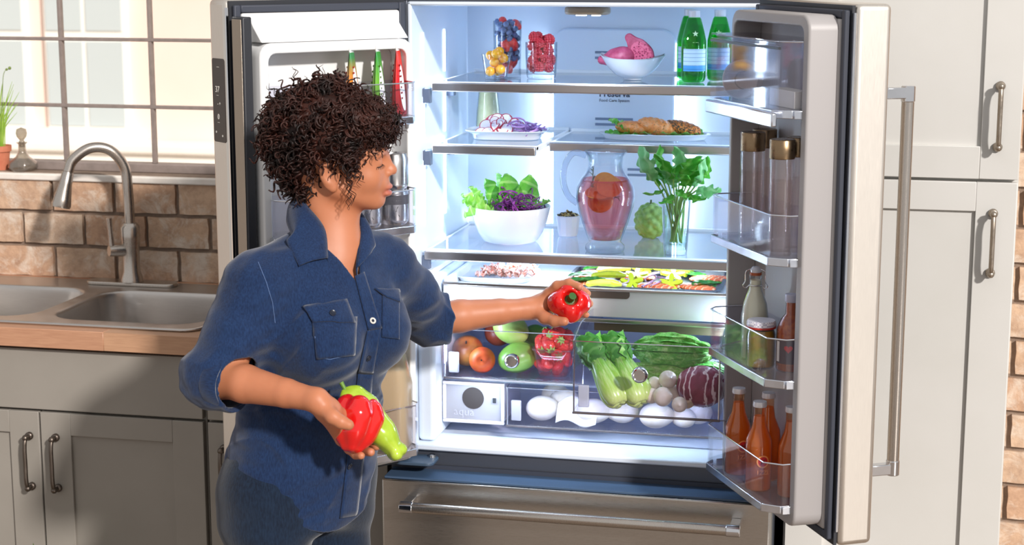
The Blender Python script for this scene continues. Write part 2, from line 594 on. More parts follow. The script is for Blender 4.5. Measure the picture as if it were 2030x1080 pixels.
d = shaker(MB(), -.942, -.478, .11, .708, CF, .082, .02, .058).build('door', M_grey_paint, cab2, bevel=.0015)
pull(d, -.9, .505, .65, CF)

m = N('butcher_block')
v = m.tc((1, 1, 1)); inf = m.n('ObjectInfo')
g = m.noise(m.tc((2.5, 30, 30)), 7, 5, .6, .4)
c = m.ramp(g, [(.3, (150, 104, 78)), (.7, (196, 152, 120))])
c = m.mix(.6, c, m.ramp(inf.outputs['Random'], [(0, (196, 148, 118)), (.5, (150, 96, 72)), (1, (206, 166, 132))]))
m.set(col=c, rough=.38)
M_block = m.m
top = thing('countertop', 'butcher block worktop of glued reddish brown staves', 'countertop', (-1.4, .36, .88))
random.seed(5)
nrow = 8
y0, y1 = .03, .696
for r in range(nrow):
    ya = y0+(y1-y0)*r/nrow; yb = y0+(y1-y0)*(r+1)/nrow
    x = -2.25
    while x < -.47:
        ln = random.uniform(.32, .62)
        xe = min(-.468, x+ln)
        if -.468-xe < .12: xe = -.468
        parts = [(x, xe)]
        # the bowls are cut out of the staves
        if .09 < (ya+yb)/2 < .555:
            parts = [(a, b) for a, b in ((x, min(xe, -1.868)), (max(x, -.968), xe)) if b-a > .004]
        for a, b in parts:
            MB().box(a, b, ya, yb, .882, .93).build('stave', M_block, top, bevel=.0012, seg=1)
        x = xe

# ------------------------------------------------------------------ sink and faucet
sink = thing('sink', 'stainless steel double bowl drop-in sink', 'sink', (-1.42, .33, .93))
def rbox(p, c, h, r):
    q = np.abs(p-np.array(c))-(np.array(h)-r)
    return np.linalg.norm(np.maximum(q, 0), axis=1)+np.minimum(q.max(1), 0)-r
def rbox2(p, c, h, r, hz):
    """box rounded in plan"""
    q = np.abs(p[:, :2]-np.array(c[:2]))-(np.array(h)-r)
    d = np.linalg.norm(np.maximum(q, 0), axis=1)+np.minimum(q.max(1), 0)-r
    return np.maximum(d, np.abs(p[:, 2]-c[2])-hz)
def sink_f(p):
    plate = rbox2(p, (-1.42, .355, .933), (.452, .285), .05, .0032)
    d = plate
    cuts = None
    for cx, hx in ((-1.655, .192), (-1.202, .208)):
        taper = (.93-p[:, 2])*.10
        q = np.abs(p[:, :2]-np.array((cx, .325)))-(np.array((hx, .19))-.085)
        dd = np.linalg.norm(np.maximum(q, 0), axis=1)+np.minimum(q.max(1), 0)-.085+taper
        inner = smax(dd, .765-p[:, 2], .05)
        outer = np.maximum(inner-.011, p[:, 2]-.934)
        d = smin(d, outer, .004)
        cuts = inner if cuts is None else np.minimum(cuts, inner)
    # rolled rim
    q = np.abs(p[:, :2]-np.array((-1.42, .355)))-(np.array((.452, .285))-.05)
    e = np.linalg.norm(np.maximum(q, 0), axis=1)+np.minimum(q.max(1), 0)-.05
    d = np.minimum(d, np.sqrt((e+.006)**2+(p[:, 2]-.934)**2)-.005)
    return smax(d, -cuts, .008)
M_sink = metal('sink_steel', (205, 200, 196), .34, (1, 1, 40), .06, 30)
solid('bowls', sink_f, (-1.9, .05, .74), (-.95, .66, .945), .0035, M_sink, sink, adapt=.02, smooth=2)
for cx in (-1.655, -1.202):
    dr = MB().lathe([(.052, .7705), (.05, .774), (.038, .772), (.034, .766), (.0, .766)], 28, T(cx, .325, 0)).build('drain', M_chrome, sink)

fau = thing('faucet', 'brushed nickel gooseneck kitchen faucet with pull-down spray head', 'faucet', (-1.385, .6, .937))
FX, FY = -1.385, .598
MB().prism(rrect(FX-.135, FX+.135, FY-.03, FY+.03, .028), .936, .946, 'Z').build('deck_plate', M_nickel, fau, bevel=.003)
MB().lathe([(.032, .946), (.031, .955), (.024, .975), (.0235, 1.03), (.027, 1.07), (.0275, 1.1), (.021, 1.108), (.019, 1.112), (0, 1.112)], 28, T(FX, FY, 0)).build('body', M_nickel, fau, smooth=60)
tip = at(122, 405, Y=.5); top_p = at(190, 303, Y=.555)
neck = bez([(FX, FY, 1.10), (FX-.001, FY-.002, 1.2), (FX-.008, FY-.005, 1.27), (FX-.04, FY-.025, 1.318), (FX-.085, FY-.05, 1.325), (FX-.125, FY-.075, 1.295), (FX-.137, FY-.085, 1.262)], 7)
MB().tube(neck, .0145, 16).build('neck', M_nickel, fau, smooth=80)
a = neck[-1]; dirv = (Vector((tip.x, .495, 1.165))-a)
MB().tube([a, a+dirv*.03, a+dirv*.05, a+dirv*.35, a+dirv*.75, a+dirv*.93, a+dirv], [.0148, .0148, .0165, .0175, .024, .0265, .0245], 20).build('spray_head', M_nickel, fau, smooth=60)
hd = MB().tube([(FX-.015, FY-.012, 1.035), (FX-.03, FY-.03, 1.037), (FX-.045, FY-.045, 1.038)], [.017, .0175, .015], 16)
hd.build('valve', M_nickel, fau, smooth=60)
MB().tube([(FX-.04, FY-.036, 1.045), (FX-.042, FY-.038, 1.09), (FX-.044, FY-.04, 1.13)], [.0085, .007, .0085], 12).build('lever', M_nickel, fau, smooth=60)

# ------------------------------------------------------------------ window sill things
pot = thing('potted_herb', 'green chives in a terracotta pot on the window sill', 'plant', (-1.858, .742, 1.231))
px, py, pz = -1.858, .742, 1.2305
MB().lathe([(.0, pz), (.026, pz), (.033, pz+.055), (.037, pz+.055), (.038, pz+.072), (.034, pz+.072), (.031, pz+.06), (0, pz+.06)], 24, T(px, py, 0)).build('pot', plain('terracotta', (206, 128, 98), .8, (190, 108, 80), 30), pot)
MB().ball((px, py, pz+.058), (.031, .031, .008), 16).build('soil', plain('soil', (70, 52, 40), .9), pot)
random.seed(8)
M_chive = plain('chive_green', (140, 182, 62), .5, (176, 206, 92), 40)
bl = MB()
for i in range(46):
    a = random.uniform(0, 6.28); r = random.uniform(0, .02); h = random.uniform(.09, .2); lean = random.uniform(.01, .07)
    x, y = px+r*math.cos(a), py+r*math.sin(a)*.7
    bl.tube(bez([(x, y, pz+.06), (x+lean*.25*math.cos(a), y+lean*.1*math.sin(a), pz+.06+h*.55), (x+lean*math.cos(a), y+lean*.35*math.sin(a), pz+.06+h)], 4), [.0016]*6+[.0013, .0009, .0004], 4)
tag(bl.build('blades', M_chive, pot), None, None, None, 'stuff')
MB().tube(bez([(px, py, pz+.06), (px+.02, py, pz+.2), (px+.03, py, pz+.28), (px+.05, py, pz+.295)], 5), .001, 4).ball((px+.05, py, pz+.297), .005, 8).ball((px+.04, py, pz+.293), .004, 8).build('flower_stem', plain('bud', (120, 140, 70), .6), pot)
dec = thing('decanter', 'small clear glass decanter with round stopper on the window sill', 'decanter', (-1.778, .735, 1.2305))
dz = 1.2305
MB().lathe([(0, dz), (.033, dz), (.043, dz+.012), (.041, dz+.026), (.02, dz+.042), (.0115, dz+.055), (.0105, dz+.078), (.017, dz+.084), (.0145, dz+.084), (.0085, dz+.078), (.009, dz+.055), (.018, dz+.04), (.038, dz+.025), (.04, dz+.012), (.03, dz+.004), (0, dz+.004)], 28, T(-1.778, .735, 0)).build('body', clear('decanter_glass', (236, 232, 226), .03, 2.0, 1.5, .12, (230, 225, 215)), dec, smooth=60)
MB().lathe([(.0085, dz+.07), (.009, dz+.085), (.006, dz+.09), (.014, dz+.1), (.0165, dz+.11), (.0135, dz+.122), (0, dz+.127)], 20, T(-1.778, .735, 0)).build('stopper', clear('stopper_glass', (214, 206, 196), .03, 2.0, 1.5, .2, (190, 185, 172)), dec, smooth=60)

# leafy plant whose tip shows at the foot of the picture
fp = thing('floor_plant', 'leafy green plant in a clay pot on the floor before the sink cabinet', 'plant', (-1.34, -.12, 0))
MB().lathe([(0, 0), (.07, 0), (.09, .15), (.096, .15), (.096, .175), (.086, .175), (.082, .15), (0, .15)], 28, T(-1.34, -.12, 0)).build('pot', plain('clay', (168, 106, 82), .8, (150, 92, 70), 20), fp)
MB().ball((-1.34, -.12, .152), (.082, .082, .008), 16).build('soil', plain('potting_soil', (58, 44, 36), .95), fp)
M_leafg = plain('plant_leaf', (78, 128, 48), .45, (110, 156, 62), 30)
random.seed(4)
for i in range(9):
    a = i*2.4; h = .12+.008*i if i < 8 else .255
    dx, dy = (.05*math.cos(a), .05*math.sin(a)) if i < 8 else (0, 0)
    b = MB()
    b.tube(bez([(-1.34, -.12, .155), (-1.34+dx*.5, -.12+dy*.5, .155+h*.5), (-1.338+dx, -.12+dy, .155+h*.8)], 4), .0025, 6)
    def leaf(u, v, dx=dx, dy=dy, h=h, a=a):
        w = .022*math.sin(PI*min(1, v*.97+.03))**.8
        t = (u-.5)*2*w
        ca, sa = math.cos(a), math.sin(a)
        return (-1.338+dx*(1+v*.6)-sa*t, -.12+dy*(1+v*.6)+ca*t, .155+h*.78+v*.075-.01*v*v+abs(u-.5)*.012)
    b.grid(leaf, 4, 8)
    b.build('leaf', M_leafg, fp)

# ------------------------------------------------------------------ pantry on the right
pan = thing('pantry_cabinet', 'tall pale pantry cabinet with shaker doors beside the refrigerator', 'cabinet', (.73, .4, 0))
PF = .085
MB().box(.475, .965, PF+.022, .69, .1, 2.4).box(.475, .965, .13, .66, 0, .1).build('body', M_pantry_paint, pan)
d = shaker(MB(), .48, .962, 1.364, 2.38, PF, .083, .02, .085, None, .072).build('upper_door', M_pantry_paint, pan, bevel=.0015)
M_pewter = metal('worn_pewter', (176, 164, 150), .36, (1, 1, 1), .14, 90)
pull(d, .915, 1.43, 1.575, PF, M_pewter)
d = shaker(MB(), .48, .962, .11, 1.357, PF, .087, .02, .065).build('lower_door', M_pantry_paint, pan, bevel=.0015)
pull(d, .913, 1.15, 1.295, PF, M_pewter)
# ------------------------------------------------------------------ refrigerator
FR = thing('refrigerator', 'stainless french door refrigerator standing open with a freezer drawer below', 'refrigerator', (0, .35, 0))
M_bar = metal('shelf_trim', (188, 180, 178), .3, (1, 1, 1), .02, 5)
M_darksteel = plain('dark_steel_frame', (92, 96, 106), .38, metal=.6)
M_drawertop = plain('drawer_top', (66, 88, 116), .4)
M_silver = metal('silver_trim', (226, 230, 240), .22, (1, 1, 1), .05, 30)
M_milky = clear('milky_plastic', (236, 238, 246), .12, 1, 1.45, .55, (232, 230, 236))
CX, CY0, CY1, CZ0, CZ1 = .395, .02, .545, .70, 1.735
b = MB()
b.box(-.455, -CX-.01, CY0, .68, .02, 1.775).box(CX+.01, .455, CY0, .68, .02, 1.775)
b.box(-.455, .455, CY1+.02, .68, .02, 1.775).box(-.455, .455, CY0, .68, CZ1+.01, 1.775).box(-.455, .455, CY0, .68, .638, CZ0-.014).box(-.455, .455, .1, .68, .02, .638)
b.build('cabinet', M_darksteel, FR, bevel=.002)
b = MB()   # moulded liner: five sides and a rounded front lip
b.box(-CX-.01, -CX, CY0-.004, CY1+.01, CZ0-.012, CZ1+.01).box(CX, CX+.01, CY0-.004, CY1+.01, CZ0-.012, CZ1+.01)
b.box(-CX-.01, CX+.01, CY1, CY1+.015, CZ0-.012, CZ1+.01).box(-CX-.01, CX+.01, CY0-.004, CY1+.01, CZ1, CZ1+.01).box(-CX-.01, CX+.01, CY0-.012, CY1+.01, CZ0-.014, CZ0)
b.build('liner', M_liner, FR, bevel=.004)
for s in (-1, 1):   # the narrower lower bay that carries the drawers
    MB().box(min(s*CX, s*.352), max(s*CX, s*.352), .035, CY1-.002, CZ0+.001, 1.098).build('drawer_bay_wall', M_liner, FR, bevel=.012, seg=4)
    MB().box(min(s*CX, s*.365), max(s*CX, s*.365), .06, CY1-.004, 1.099, 1.112).build('drawer_rail', M_white, FR, bevel=.003)
# air duct panel with slots and lettering
pd = MB().prism(rrect(-.165, .147, 1.11, 1.665, .035), .528, CY1-.001, 'Y').build('duct_panel', M_liner, FR, bevel=.004)
M_slot = plain('vent_shadow', (122, 134, 158), .6)
for x0, x1, z in ((-.057, .040, 1.607), (-.055, .042, 1.438), (.03, .10, 1.31)):
    for k in (0, 1):
        MB().box(x0, x1, .5265, .5285, z-.004-.014*k, z+.002-.014*k).build('vent_slot', M_slot, pd)
def text(s, size, loc, parent, m, name='lettering', rot=(PI/2, 0, 0), ext=.0003, font_bold=0, M=None, sx=1):
    c = bpy.data.curves.new('text', 'FONT')
    c.body = s; c.size = size; c.align_x = 'CENTER'; c.extrude = ext; c.offset = font_bold; c.resolution_u = 3
    o = bpy.data.objects.new('tmp', c); COL.objects.link(o)
    dg = bpy.context.evaluated_depsgraph_get()
    me = bpy.data.meshes.new_from_object(o.evaluated_get(dg))
    bpy.data.objects.remove(o)
    me.materials.clear(); me.materials.append(m)
    if M is None:
        M = Matrix.Translation(loc) @ Matrix.Rotation(rot[2], 4, 'Z') @ Matrix.Rotation(rot[0], 4, 'X') @ Matrix.Diagonal((sx, 1, 1, 1))
    return link(name, me, parent, M)
M_ink = plain('grey_ink', (70, 76, 92), .6)
text('Preserva', .0225, (-.006, .5275, 1.494), pd, M_ink, font_bold=.0006)
text('Food Care System', .0105, (-.006, .5275, 1.481), pd, M_ink)
# light strips: beside the duct and up the side walls
M_led = emit('led_strip', (214, 232, 255), 5)
for x in (-.1662, .1482):
    MB().box(x-.0012, x+.0012, .532, .542, 1.13, 1.63).build('led_strip', M_led, FR)
for s in (-1, 1):
    for y in (.11, .305):
        for z0, z1 in ((1.568, 1.67), (1.42, 1.52), (1.215, 1.37)):
            MB().box(min(s*(CX+.001), s*(CX-.0025)), max(s*(CX+.001), s*(CX-.0025)), y-.005, y+.005, z0, z1).build('led_strip', M_led, FR)
lamp = MB().prism([(x, .03+.0*abs(x)) for x in ()] or rrect(-.048, .054, .04, .12, .03), 1.716, CZ1-.0005, 'Z').build('ceiling_lamp', plain('lamp_housing', (140, 128, 112), .35), FR, bevel=.006, seg=3)
MB().box(-.02, .002, .055, .075, 1.7135, 1.7165).build('lens', emit('lamp_lens', (230, 240, 255), 6), lamp)
MB().box(.016, .034, .055, .075, 1.7135, 1.7165).build('lens', emit('lamp_lens2', (230, 240, 255), 6), lamp)
def area(name, loc, rot, sx, sy, e, col=(.66, .83, 1.0)):
    l = bpy.data.lights.new(name, 'AREA'); l.shape = 'RECTANGLE'; l.size = sx; l.size_y = sy; l.energy = e; l.color = col
    o = bpy.data.objects.new(name, l); COL.objects.link(o); o.location = loc; o.rotation_euler = rot
    o.parent = FR; o.matrix_parent_inverse = WM[FR.name].inverted()
    return o
LE = .31
for s in (-1, 1):
    area('side_led_light', (s*(CX-.006), .11, 1.4), (0, s*R(90), 0), .5, .012, 2.6*LE)
    area('side_led_light', (s*(CX-.006), .30, 1.4), (0, s*R(90), 0), .5, .012, 2.6*LE)
    area('duct_led_light', (-.009+s*.166, .527, 1.38), (0, -s*R(90), 0), .5, .012, 1.6*LE)
    area('drawer_fill_light', (s*.345, .09, .96), (0, s*R(90), 0), .16, .02, 4.5*LE)  # added fill on both sides to brighten the crispers; no fitting there
area('bottom_fill_light', (0, .045, .832), (R(50), 0, 0), .6, .012, 3.5*LE)  # invented fill aimed into the bottom drawer, not a fitted lamp
area('ceiling_led_light', (.003, .09, 1.712), (0, 0, 0), .09, .05, 3.4*LE)
area('drawer_bay_fill', (0, .30, 1.0985), (0, 0, 0), .5, .06, 6*LE)  # extra fill under the third shelf, without a real lamp behind it
area('deli_fill_light', (0, .103, 1.129), (R(38), 0, 0), .66, .02, 2.4*LE)  # added fill that lifts the deli food; the refrigerator has no strip here

# shelves
def shelf(x0, x1, y0, y1, z, bar=.021, br=True):
    g = MB().box(x0+.006, x1-.006, y0+.012, y1, z-.006, z-.001).build('shelf', M_shelf_glass, FR, bevel=.001, seg=1)
    MB().box(x0, x1, y0, y0+.012, z-bar, z).build('front_trim', M_bar, g, bevel=.003)
    MB().box(x0, x1, y0+.0121, y0+.035, z-.0105, z+.0005).build('white_trim', M_white, g, bevel=.002)
    for x in (x0, x1-.006):
        MB().box(x, x+.006, y0+.0125, y1, z-.014, z).build('side_rail', M_white, g, bevel=.002)
    MB().box(x0, x1, y1-.012, y1, z-.014, z+.006).build('back_rail', M_white, g, bevel=.002)
    return g
def hooks(g, z, ys, sides=(-1, 1)):
    for s in sides:
        for y in ys:
            a, b_ = s*CX, s*(CX-.018)
            MB().box(min(a, b_), max(a, b_), y, y+.022, z-.05, z-.0145).build('bracket', plain('bracket_grey', (92, 104, 128), .5), g, bevel=.002)
s1 = shelf(-.372, .383, .10, .53, 1.555); hooks(s1, 1.555, (.104, .33))
s2 = shelf(-.372, -.122, .10, .53, 1.408); hooks(s2, 1.408, (.104, .33), (-1,))
s2b = shelf(-.116, .383, .231, .527, 1.406); hooks(s2b, 1.406, (.24,), (1,))
s3 = shelf(-.388, .388, .08, .53, 1.157, .022); hooks(s3, 1.157, (.084,), (-1, 1))

def open_box(x0, x1, y0, y1, z0, z1, t=.003, front=None):
    """thin-walled open tray"""
    b = MB()
    b.box(x0, x1, y0, y1, z0, z0+t)
    b.box(x0, x1, y0, y0+t, z0+t, front or z1).box(x0, x1, y1-t, y1, z0+t, z1).box(x0, x0+t, y0+t, y1-t, z0+t, z1).box(x1-t, x1, y0+t, y1-t, z0+t, z1)
    return b
# deli drawer across the full width
DZ = 1.066
deli = MB().box(-.346, .346, .098, .104, 1.012, 1.078).box(-.346, .346, .104, .52, 1.05, DZ-.003).box(-.346, -.336, .104, .52, 1.05, 1.088).box(.336, .346, .104, .52, 1.05, 1.088).box(-.336, .336, .505, .52, 1.05, 1.088).build('deli_drawer', M_white, FR, bevel=.002)
MB().box(-.346, .346, .092, .1, 1.0745, 1.0815).build('front_trim', M_bar, deli, bevel=.0015)
MB().prism(rrect(-.09, .105, 1.058, 1.079, .009), .0945, .0985, 'Y').build('handle_recess', plain('recess_brown', (104, 92, 84), .4), deli)
# glass cover and rails over the crispers
cv = MB().box(-.35, .35, .1, .52, 1.0, 1.006).build('crisper_cover', M_shelf_glass, FR)
MB().box(-.35, .35, .094, .104, .9985, 1.0085).build('front_trim', M_bar, cv, bevel=.002)
MB().box(.02, .345, .1045, .112, .978, .9975).build('seal_strip', plain('seal_brown', (96, 84, 66), .5), cv)
M_cr = clear('crisper_plastic', (251, 250, 254), .03, .6, 1.45, .008, (220, 215, 225))
M_edge = plain('crisper_edge', (96, 88, 92), .35)
def crisper(name, x0, x1, y0, y1, z0, z1, zf, knob=None, edge=True):
    c = open_box(x0, x1, y0, y1, z0, z1, .003, zf).build(name, M_cr, FR, bevel=.001, seg=1)
    MB().box(x0-.001, x1+.001, y0-.002, y0+.004, z0-.004, z0+.001).build('bottom_edge', M_edge, c, bevel=.001, seg=1)
    e = MB().tube([(x0+.002, y0+.0015, z0), (x0+.002, y0+.0015, zf)], .002, 6).tube([(x1-.002, y0+.0015, z0), (x1-.002, y0+.0015, zf)], .002, 6).tube([(x0, y0+.0015, zf), (x1, y0+.0015, zf)], .0012, 6)
    e.tube([(x0+.001, y0, zf), (x0+.001, y0+.09, z1), (x0+.001, y1, z1)], .0016, 6).tube([(x1-.001, y0, zf), (x1-.001, y0+.09, z1), (x1-.001, y1, z1)], .0016, 6).tube([(x0, y1, z1), (x1, y1, z1)], .0016, 6)
    e.build('rim', M_silver, c)
    MB().box(x0+.012, x0+.036, y0-.001, y0+.008, z0+.012, z0+.062).build('slide_tab', M_milky, c, bevel=.002)
    if knob:
        k = MB().lathe([(.0, 0), (.018, 0), (.0185, .006), (.0165, .014), (.0135, .016), (.012, .011), (0, .011)], 28, T(knob[0], y0, knob[1], rx=R(90))).build('knob', M_chrome, c, smooth=50)
    return c
kz = at(1013, 717, Y=.085)
crisper('crisper_drawer', -.346, -.003, .10, .50, .846, .99, .965, (kz.x, kz.z))
kz2 = at(1267, 745, Y=-.165)
crisper('crisper_drawer', .017, .344, -.150, .26, .846, 1.03, 1.008, (kz2.x, kz2.z))
# bottom row: covered compartment and shallow drawer
comp = MB().box(-.347, -.2, .104, .11, .738, .834).box(-.347, -.2, .11, .3, .738, .742).box(-.347, -.343, .11, .3, .742, .834).box(-.204, -.2, .11, .3, .742, .834).box(-.347, -.2, .11, .3, .83, .834).build('filter_compartment', M_milky, FR, bevel=.002)
b = MB()
for x0, x1, z0, z1 in ((-.35, -.197, .828, .836), (-.35, -.197, .734, .742), (-.35, -.342, .742, .828), (-.205, -.197, .742, .828)):
    b.box(x0, x1, .098, .106, z0, z1)
b.build('frame', plain('frame_lilac', (198, 194, 204), .35), comp, bevel=.002)
MB().lathe([(0, 0), (.027, 0), (.027, .0006), (0, .0006)], 28, T(-.275, .1039, .796, rx=R(90))).build('filter_window', clear('filter_grey', (150, 144, 148), .3, .6, 1.4, .5, (120, 112, 112)), comp)
MB().box(-.225, -.217, .0975, .1, .788, .8).build('catch', M_dark, comp)
text('aqua', .028, (-.298, .1032, .752), comp, plain('embossed', (170, 168, 180), .5), 'embossed_lettering')
crisper('bottom_drawer', -.192, .346, .10, .50, .735, .828, .828)
MB().box(-.346, .346, .11, .51, .8365, .8415).build('drawer_divider', M_shelf_glass, FR)

# ------------------------------------------------------------------ freezer drawer
fz = MB().box(-.455, .455, -.07, .012, .09, .634).build('freezer_drawer', M_steel, FR, bevel=.004)
MB().box(-.45, .45, -.064, .018, .6345, .640).build('top_cap', M_drawertop, fz, bevel=.001)
MB().box(-.455, .455, .0125, .0195, .62, .65).build('gasket', M_gasket, fz)
def bar_handle(p0, p1, out, name, parent, rb=.0125):
    """tubular grip p0-p1 standing `out` off the face on two square brackets"""
    p0, p1, out = Vector(p0), Vector(p1), Vector(out)
    h = MB().tube([p0, p1], rb, 20).build(name, M_nickel, parent, smooth=60)
    d = (p1-p0).normalized()
    for e, s in ((p0, 1), (p1, -1)):
        MB().tube([e-d*s*.006, e+d*s*.026], rb*1.12, 20).build('end_ferrule', M_chrome, h, bevel=.002, smooth=60)
        u = d.cross(out.normalized())
        q = e+d*s*.008
        hw, hd = rb*.8, rb*.9
        pts = []
        for t in (0, 1):
            c = q-out*t
            for a, bb in ((-1, -1), (1, -1), (1, 1), (-1, 1)):
                pts.append(c+d*(a*hd)+u*(bb*hw))
        MB().add(pts, [(0, 1, 2, 3), (7, 6, 5, 4), (0, 4, 5, 1), (1, 5, 6, 2), (2, 6, 7, 3), (3, 7, 4, 0)]).build('mount', M_chrome, h, bevel=.002)
    return h
bar_handle((-.388, -.128, .588), (.388, -.128, .588), (0, -.058, 0), 'handle', fz)
# lower left hinge plate
MB().prism(rrect(-.43, -.335, -.055, .018, .018), .666, .674, 'Z').build('hinge_plate', plain('hinge_blue_grey', (62, 80, 100), .4), FR, bevel=.002)
MB().lathe([(0, .674), (.009, .674), (.008, .680), (0, .681)], 14, T(-.35, .0, 0)).build('hinge_bolt', M_chrome, FR)

# ------------------------------------------------------------------ doors
PV = (.02, .05)
def door_matrix(side, th):
    px = -.455+PV[0] if side < 0 else .455-PV[0]
    py = -.07+PV[1]
    Mx = Matrix.Translation((px, py, 0)) @ Matrix.Rotation(R(-th if side < 0 else th), 4, 'Z') @ Matrix.Translation((-px, -py, 0))
    base = Matrix.Translation((-.455, -.07, 0)) if side < 0 else Matrix.Translation((.455, -.07, 0)) @ Matrix.Diagonal((-1, 1, 1, 1))
    return Mx @ base
class Door:
    """door-local axes: u from the hinge side, v from the outer face inwards, z up"""
    def __init__(s, side, th):
        s.side = side; s.M = door_matrix(side, th)
    def pt(s, u, v, z):
        return s.M @ Vector((u, v, z))
    def mb(s):
        return MB()
    def put(s, b, name, m, parent, **k):
        b.v = [tuple(s.M @ Vector(p)) for p in b.v]
        if s.side > 0:
            b.f = [q[::-1] for q in b.f]
        return b.build(name, m, parent, **k)
LD, RD = Door(-1, 130), Door(1, 118)
DZ0, DZ1 = .667, 1.757
def ring(b, u0, u1, z0, z1, t, v0, v1):
    b.box(u0, u0+t, v0, v1, z0, z1).box(u1-t, u1, v0, v1, z0, z1).box(u0+t, u1-t, v0, v1, z0, z0+t).box(u0+t, u1-t, v0, v1, z1-t, z1)
    return b
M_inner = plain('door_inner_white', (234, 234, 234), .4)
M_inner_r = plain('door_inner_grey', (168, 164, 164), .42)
def make_door(D, inner, ztop, cap):
    d = D.put(MB().box(0, .452, 0, .076, DZ0, DZ1), 'door', M_door_steel, FR, bevel=.012, seg=4)
    D.put(MB().box(.004, .446, .0765, .083, DZ0+.003, DZ1-.003), 'edge_frame', M_dark, d)
    D.put(ring(MB(), .008, .440, .68, 1.745, .016, .0835, .095), 'gasket', M_gasket, d, bevel=.003)
    b = MB().box(.024, .424, .0835, .098, .697, 1.728)
    D.put(b, 'inner_panel', inner, d, bevel=.006, seg=3)
    dk = MB()
    u0, u1, z0, z1 = .028, .42, .70, ztop
    out = rrect(u0, u1, z0, z1, .03, 4); inn = rrect(u0+.022, u1-.022, z0+.022, z1-.022, .018, 4)
    n = len(out)
    v = [(p[0], .098, p[1]) for p in out]+[(p[0]*.985+.0034, .158, p[1]) for p in out]+[(p[0], .162, p[1]) for p in inn]+[(p[0], .099, p[1]) for p in inn]
    f = []
    for k in range(3):
        for i in range(n):
            f.append((k*n+i, k*n+(i+1) % n, (k+1)*n+(i+1) % n, (k+1)*n+i))
    dk.add(v, f)
    D.put(dk, 'bin_frame', inner, d, bevel=.004, seg=3)
    # sloped cap above the frame
    if not cap: return d
    cp = MB().prism([(.098, 1.668), (.155, 1.668), (.12, 1.70), (.102, 1.722), (.098, 1.722)], .04, .41, 'X')
    D.put(cp, 'upper_cap', inner, d, bevel=.004)
    return d
ldoor = make_door(LD, M_inner, 1.667, True)
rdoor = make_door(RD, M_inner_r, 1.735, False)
# mullion flap, chrome line and control strip on the left door
ml = LD.put(MB().box(.427, .449, .098, .145, .71, 1.722), 'mullion', M_dark, ldoor, bevel=.003)
M_mull = metal('mullion_plate', (176, 164, 150), .45, (1, 1, 1), .12, 200)
LD.put(MB().box(.4492, .4512, .102, .141, .715, 1.717), 'mullion_plate', M_mull, ldoor, bevel=.001)
LD.put(MB().box(.448, .453, .0765, .082, .70, 1.74), 'chrome_line', M_chrome, ldoor)
RD.put(MB().box(.447, .453, .0775, .082, .70, 1.74), 'chrome_line', M_chrome, rdoor)
cp_ = LD.put(MB().prism(rrect(.012, .066, 1.453, 1.632, .006), .4515, .4535, 'X'), 'control_panel', plain('control_panel_brown', (62, 54, 50), .3), ldoor, bevel=.0005)
M_mark = emit('display_mark', (205, 200, 192), .25)
def ctext(s, size, v, z):
    Mx = LD.M @ Matrix(((0, 0, 1, .4536), (1, 0, 0, v), (0, 1, 0, z), (0, 0, 0, 1)))
    text(s, size, None, cp_, M_mark, 'display_mark', M=Mx)
ctext('----', .009, .039, 1.612); ctext('37', .019, .034, 1.560); ctext('-----', .006, .034, 1.552); ctext('- +', .012, .04, 1.532)
ctext('0', .017, .036, 1.502); ctext('-----', .006, .036, 1.494); ctext('o', .01, .024, 1.472); ctext('o', .01, .052, 1.465)
# tall handle on the outer face of the right door
h0, h1 = RD.pt(.418, -.058, .805), RD.pt(.418, -.058, 1.59)
hd = bar_handle(h0, h1, RD.pt(.418, -.058, 1)-RD.pt(.418, 0, 1), 'handle', rdoor, .0125)

